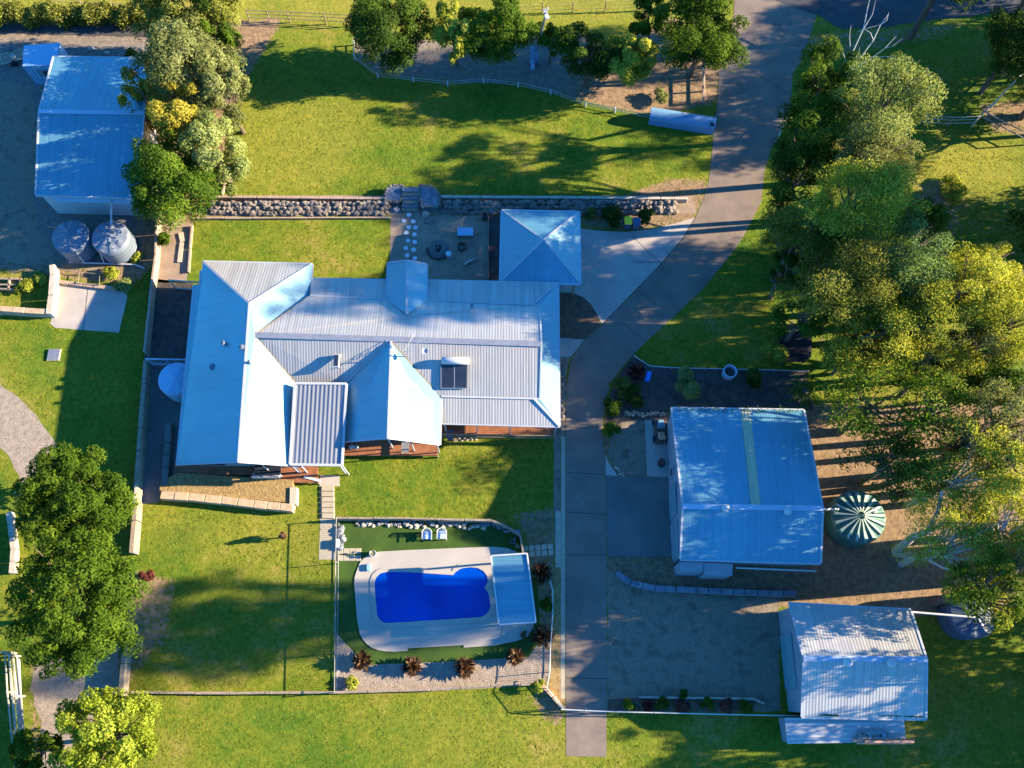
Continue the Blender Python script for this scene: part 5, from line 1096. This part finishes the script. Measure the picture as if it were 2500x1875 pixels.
def palm(px, py, h, r, label, kind='bright', n=13):
    b = P(px, py, h); b.z = 0; o = thing('palm', label, 'palm', b); MB().tube([b, b+Vector((0, 0, h))], [.16, .12], 10).build('trunk', M['darkbark'], o)
    V = []; T = []; rs = np.random.default_rng(5)
    for i in range(n):
        a = 2*math.pi*i/n+rs.uniform(-.15, .15); d = np.array([math.cos(a), math.sin(a), 0]); s = np.array([-d[1], d[0], 0])
        for j in range(14):
            t = .15+.85*j/14; c = np.array([b.x, b.y, h])+d*r*t+np.array([0, 0, .35*math.sin(t*2.2)*r*.5-.35*t*t*r*.5])
            for g in (-1, 1):
                w = .42*r*(1-t*.7)*.5; tip = c+s*g*w+d*.22+np.array([0, 0, -.1]); V += [c, c+d*.06+s*g*w*.5, tip, c+d*.14+s*g*w*.4]; T.append(rs.uniform(.3, 1))
    leaf_mesh('fronds', np.array(V), np.array(T), LF[kind], o)
palm(1965, 955, 2.2, 1.35, 'small yellow-green palm at the corner of the large shed')
# pencil shrub with the long shadow
p = P(697, 1312); o = thing('ornamental_shrub', 'narrow pale-tipped shrub alone on the lawn casting a long shadow', 'shrub', p)
crown(o, 'foliage', p+Vector((0, 0, .75)), (.26, .26, .72), LF['purple'], 900, .12, 12); crown(o, 'flowers', p+Vector((0, 0, 1.25)), (.16, .16, .16), M['white'], 60, .08, 4); MB().tube([p, p+Vector((0, 0, 1.2))], .05, 8).build('stem', M['darkbark'], o)
# round planter
p = P(1778, 914); o = thing('planter', 'round white open planter ring in the shaded garden bed', 'planter', p)
MB().lathe(p, [(.5, 0), (.52, .75), (.43, .75), (.42, .3)], 28).build('rim', M['wallblue'], o, True); MB().lathe(p, [(.42, .35), (.01, .38)], 20).build('soil', M['darkearth'], o)
pot(912, 1353, 'white pot with brown plant at the corner of the pool paving'); pot(1252, 1322, 'round grey pot against the pool retaining wall', 'bluerock', 'dark'); pot(1264, 1334, 'small cream pot at the end of the pool retaining wall', 'palestone', 'olive', .18)
pot(1277, 1552, 'dark pot on the lower right of the pool paving', 'rust', 'dark', .2)
# loose things
p = P(1580, 922); o = thing('water_drum', 'bright blue drum lying in the shaded garden bed', 'drum', p); MB().tube([p+Vector((-.1, -.35, .2)), p+Vector((.15, .35, .2))], .22, 14).build('drum', M['bluebright'], o)
MB().lathe(p+Vector((.15, .35, .2)), [(.1, 0), (.01, .02)], 10).build('cap', M['white'], o)
p = P(901, 1386); o = MB().box((p.x, p.y, .16), (.3, .5, .2), .1, .05).build('cool_box', M['tankblue']); tag(o, 'small blue box on the left end of the pool paving', 'box')
p = P(860, 1328); o = MB().box((p.x-1.0, p.y, .2), (.22, .62, .4), 0, .04).build('water_can', M['cushion']); tag(o, 'upright pale white container beside the stone heap at the pool gate', 'container')
def buggy():
    p = P(1612, 1055); o = thing('ride_on_mower', 'rust-brown ride-on mower with pale blue bonnet parked against the large shed', 'mower', p)
    MB().box((p.x, p.y, .35), (.95, 2.0, .25), 0, .08).build('chassis', M['rust'], o)
    MB().add([(p.x+x, p.y+y, z) for x, y, z in ((-.28, .1, .45), (.28, .1, .45), (.24, .85, .42), (-.24, .85, .42), (-.25, .12, .85), (.25, .12, .85), (.18, .75, .68), (-.18, .75, .68))], [(4, 5, 6, 7), (0, 1, 5, 4), (1, 2, 6, 5), (2, 3, 7, 6), (3, 0, 4, 7)]).build('bonnet', M['door'], o)
    s = MB().box((p.x, p.y-.4, .6), (.5, .5, .14), 0, .05).build('seat', M['pinktimber'], o); MB().box((p.x, p.y-.68, .8), (.5, .12, .4), 0, .04).build('backrest', M['pinktimber'], s)
    MB().lathe((p.x, p.y+.02, .98), [(.16, 0), (.19, .02), (.16, .04)], 16).build('steering_wheel', M['black'], o)
    for x, y, r in ((-.5, .65, .2), (.5, .65, .2), (-.5, -.6, .27), (.5, -.6, .27)): MB().tube([(p.x+x-.09, p.y+y, r), (p.x+x+.09, p.y+y, r)], r, 16).build('wheel', M['black'], o)
buggy()
p = P(1613, 1133); o = thing('barrel', 'black round barrel on the shed path below the mower', 'barrel', p); MB().lathe(p, [(.24, 0), (.27, .4), (.24, .8), (.2, .82)], 18).build('body', M['black'], o, True); MB().lathe(p, [(.2, .8), (.01, .8)], 18).build('lid', M['rust'], o)
def trampoline():
    w = [P(1900, 818, .5), (P(1955, 806, .5)), P(1983, 815, .5), P(1980, 870, .5), P(1962, 884, .5), P(1912, 884, .5)]; c = sum(w, Vector())/6
    o = thing('shade_sail', 'black shade cloth stretched low under the trees at the end of the striped lawn', 'shade cloth', Vector((c.x, c.y, 0)))
    MB().prism([(p.x, p.y) for p in w], .5, .53).build('cloth', M['black'], o)
    for p in w: MB().tube([Vector((p.x, p.y, 0)), p], .04, 8).build('post', M['steel'], o)
trampoline()
def trailer():
    p = P(28, 150); o = thing('trailer', 'small open pale-framed trailer left of the blue cabin', 'trailer', p); u = Vector((.94, .34, 0)); n = Vector((-.34, .94, 0))
    m = MB(); a = [p+u*x+n*y+Vector((0, 0, .5)) for x, y in ((-.6, -.5), (1.2, -.5), (1.2, .5), (-.6, .5))]
    for i in range(4): m.tube([a[i], a[(i+1) % 4]], .04, 6)
    m.tube([a[0], p-u*1.5+Vector((0, 0, .45)), a[3]], .04, 6); m.build('frame', M['palestone'], o); MB().prism([(q.x, q.y) for q in a], .42, .46).build('tray', M['timber'], o)
    for s in (-.6, .6): q = p+u*.3+n*s+Vector((0, 0, .3)); MB().tube([q-n*.08, q+n*.08], .3, 16).build('wheel', M['black'], o)
trailer()
p = P(34, 140, .6); o = thing('bucket', 'white bucket on the small trailer', 'bucket', p); MB().lathe(p, [(.13, 0), (.17, .3), (.15, .3), (.14, .2), (.01, .2)], 16).build('bucket', M['white'], o)
# timber on the lean-to
def beams():
    o = thing('timber_stack', 'long pinkish timber beams lying on the low lean-to roof', 'timber', P(2155, 1808)); a, b = P(2082, 1806, 2.12), P(2232, 1808, 2.12)
    for i, (dy, h0, e) in enumerate(((0, 0, 0), (-.17, 0, .05), (-.08, .16, .3))):
        q = a.lerp(b, .5); MB().box((q.x+e, q.y+dy, 2.12+h0), ((b.x-a.x)*(1-.1*i), .15, .15), .0, .02).build('beam', M['pinktimber'], o)
    q = P(2105, 1795, 2.15); MB().box((q.x, q.y, 2.12), (.5, .3, .16)).build('offcut', M['paletimber'], o)
beams()
def crate():
    o = thing('tool_tray', 'grey tray of odds and ends behind the timber beams', 'tray', P(2140, 1796)); a = P(2133, 1795, 2.15)
    m = MB(); w, d = 1.9, .4
    m.box((a.x, a.y, 2.08), (w, d, .03)); [m.box((a.x+x, a.y+y, 2.16), (sx, sy, .16)) for x, y, sx, sy in ((0, d/2, w, .03), (0, -d/2, w, .03), (w/2, 0, .03, d), (-w/2, 0, .03, d))]
    m.build('tray', M['rooflean'], o)
    for i in range(7): MB().box((a.x-.7+i*.23, a.y+random.uniform(-.08, .08), 2.15), (.12, .15, .1), random.random(), .02).build('offcut', M[['sandstone', 'rust', 'white', 'timber'][i % 4]], o)
crate()
# raised bed timbers at the far left
def raised():
    o = thing('vegetable_bed', 'brown timber garden bed frame at the far left edge', 'garden bed', P(10, 690)); m = MB()
    for a, b in (((-40, 680), (50, 681)), ((-40, 694), (48, 695)), ((-40, 704), (48, 706)), ((22, 679), (20, 708)), ((50, 679), (46, 707))):
        A, B = P(*a, .3), P(*b, .3); strip(m, A-Vector((0, 0, .3)), B-Vector((0, 0, .3)), .12, .32)
    m.build('frame', M['timber'], o)
raised()
# lying pole at lower left and tap post, sleepers in the west bed, outdoor table on the deck
p, q = P(44, 1610, .35), P(52, 1780, .35); m = MB().tube([p, q], .12, 10); o = m.build('pole', M['white']); tag(o, 'long white pole lying beside the lower left rails', 'pole')
m = MB()
for a, b, w in (((441, 568), (446, 590), .38), ((444, 592), (438, 640), .34)):
    A, B = P(*a, .1), P(*b, .1); strip(m, A-Vector((0, 0, .1)), B-Vector((0, 0, .1)), w, .12)
o = m.build('garden_slab', M['palestone']); tag(o, 'cream slabs laid down the west garden bed', 'slabs')
def table_set(px, py, z, label):
    c = P(px, py, z); o = thing('outdoor_table', label, 'table', Vector((c.x, c.y, z))); MB().box((c.x, c.y, z+.73), (1.9, .8, .05), 0, .02).build('top', M['glass'], o)
    for x in (-.85, .85):
        for y in (-.33, .33): MB().box((c.x+x, c.y+y, z+.36), (.06, .06, .7)).build('leg', M['white'], o)
table_set(660, 1152, .45, 'dark glass outdoor table at the south edge of the west wing deck')
def mkchair():
    o = thing('deck_chair', 'x', 'chair'); MB().box((0, 0, .43), (.46, .44, .06), 0, .03).build('seat', M['white'], o); MB().box((0, -.22, .68), (.46, .05, .5), 0, .02).build('backrest', M['white'], o)
    for x in (-.19, .19):
        for y in (-.18, .18): MB().box((x, y, .2), (.04, .04, .4)).build('leg', M['white'], o)
    return o
kc = mkchair(); lab = ['white deck chair at the left of the outdoor table', 'second white deck chair from the left of the outdoor table', 'third white deck chair from the left of the outdoor table', 'white deck chair at the right of the outdoor table']
for i in range(4):
    o = kc if i == 0 else copy_tree(kc); q = P(630+i*17, 1155, .45); o.location = (q.x, q.y-.25, .5); tag(o, lab[i], 'chair', 'white chairs at the outdoor table')
for i, (x, l) in enumerate(((860, 'left one of two small white stools on the red deck under the gable'), (872, 'right one of two small white stools on the red deck under the gable'))):
    q = P(x, 1094+i, .57); o = thing('deck_stool', l, 'stool', q, 'small stools on the gable deck'); MB().lathe(q, [(.17, .4), (.18, .44), (.01, .46)], 18).build('seat', M['white'], o, True)
    for a in (0, 2.1, 4.2): MB().tube([q+Vector((.13*math.cos(a), .13*math.sin(a), 0)), q+Vector((.1*math.cos(a), .1*math.sin(a), .41))], .02, 6).build('leg', M['black'], o)
q = P(991, 1096, .57); o = thing('deck_cage', 'square glass-topped side table on the gable deck', 'table', q); MB().box((q.x, q.y, q.z+.5), (.55, .85, .03)).build('top', M['steel'], o)
for x in (-.24, .24):
    for y in (-.38, .38): MB().box((q.x+x, q.y+y, q.z+.25), (.05, .05, .5)).build('leg', M['paletimber'], o)
m = MB(); a, b = P(756, 1166, .5), P(770, 1172, .5); m.box(((a.x+b.x)/2, (a.y+b.y)/2, .5), (1.3, .2, .06), -.25); o = m.build('plank', M['white']); tag(o, 'white plank lying on the deck by the stair', 'plank')
q = P(1098, 1062, .8); o = thing('bicycle_trailer', 'dark blue folding chair on the grass beside the east verandah', 'chair', Vector((q.x, q.y, 0))); MB().box((q.x, q.y, .45), (.5, .5, .04), .3).build('seat', M['binblue'], o); MB().box((q.x, q.y+.28, .75), (.5, .05, .55), .3).build('backrest', M['binblue'], o)
for x, y in ((-.22, -.22), (.22, -.22), (.22, .22), (-.22, .22)): MB().tube([(q.x+x, q.y+y, 0), (q.x+x, q.y+y, .44)], .018, 6).build('leg', M['steel'], o)
pile('row of pale and rusty pots along the foot of the east verandah', [(1105, 1073), (1130, 1072), (1165, 1070)], 'sandstone', 18, 'pebble_border', .08, .16)

# ------------------------------------------------------------------ longer grass tufts standing in the lawns
def tufts(n=170000):
    rs = np.random.default_rng(3)
    X = rs.uniform(-46, 46, n); Y = rs.uniform(-7, 52, n)
    y = Y*_c-H*_s; z = -Y*_s-H*_c; px = 1250-F*X/z; py = 937.5+F*y/z
    ok = (px > -30) & (px < 2530) & (py > -40) & (py < 1910)
    for poly in PATCH: ok &= ~inpoly(px, py, poly)
    for poly in ([(420, 560), (1420, 500), (1420, 1180), (380, 1250)], [(1630, 980), (2030, 990), (2030, 1420), (1630, 1420)], [(1890, 1450), (2290, 1470), (2290, 1830), (1890, 1830)], [(-50, 80), (370, 80), (360, 520), (340, 660), (-50, 640)],
                 [(870, 70), (1760, 90), (1760, 250), (1600, 290), (1500, 265), (1265, 203), (1090, 200), (920, 178), (862, 130)], [(1960, 985), (2300, 985), (2300, 1500), (1900, 1480), (1480, 1440), (1480, 1370), (1960, 1370)]):
        ok &= ~inpoly(px, py, poly)
    for poly in ([(490, 534), (950, 532), (950, 676), (765, 660), (765, 640), (490, 634)], [(745, 1150), (840, 1090), (1350, 1075), (1350, 1240), (1200, 1262), (830, 1255), (820, 1190)]):
        ok |= inpoly(px, py, poly) & (rs.uniform(size=n) < .9)
    cl = np.sin(X*1.3+np.sin(Y*.9)*2)*np.sin(Y*1.7+np.sin(X*.7)*2)+.35*np.sin(X*5.1+Y*3.3)
    ok &= rs.uniform(-1.2, .9, n) < cl
    X, Y = X[ok], Y[ok]; m = len(X); a = rs.uniform(0, 6.283, m); s = rs.uniform(.03, .07, m); h = rs.uniform(.012, .032, m); lx = rs.normal(size=m)*.08; ly = rs.normal(size=m)*.08
    dx, dy = np.cos(a)*s, np.sin(a)*s; Z = np.zeros(m)
    V = np.stack([np.stack([X-dx, Y-dy, Z], -1), np.stack([X+dx, Y+dy, Z], -1), np.stack([X+lx+dx*.5, Y+ly+dy*.5, h], -1), np.stack([X+lx-dx*.5, Y+ly-dy*.5, h], -1)], 1).reshape(-1, 3)
    tag(leaf_mesh('grass', V, rs.uniform(0, 1, m), M['blade'], None), 'longer grass tufts standing in the lawns', 'grass', kind='stuff')
M['blade'] = leafmat('grass_blades', (0.10, 0.14, 0.012), (0.155, 0.18, 0.016), (0.21, 0.21, 0.025), .3)
tufts()

# leaf litter caught at the gutter line of the workshop roof, tyre stains on the driveway
def litter(px, z, n, parent, name, kind='brown', w=.12, size=.12):
    rs = np.random.default_rng(11); q = [P(*p, z) for p in px]; C = []
    for i in range(n):
        t = rs.uniform(0, len(q)-1); j = int(t); c = q[j].lerp(q[j+1], t-j); C.append((c.x+rs.normal()*w, c.y+abs(rs.normal())*w, c.z+.05))
    C = np.array(C); N = rs.normal(size=(n, 3))*.4; N[:, 2] += 1
    return tag(leaf_mesh(name, mk_leaves(C, N, size, rs), rs.uniform(0, 1, n), LF[kind], parent), kind='stuff')
litter([(2010, 1748), (2045, 1748)], 3.22, 160, h3, 'leaf_litter'); litter([(2150, 1748), (2255, 1751)], 3.22, 420, h3, 'leaf_litter')
litter([(1648, 1003), (1800, 1006), (1955, 1007)], 3.4, 260, h2, 'leaf_litter', w=.2)
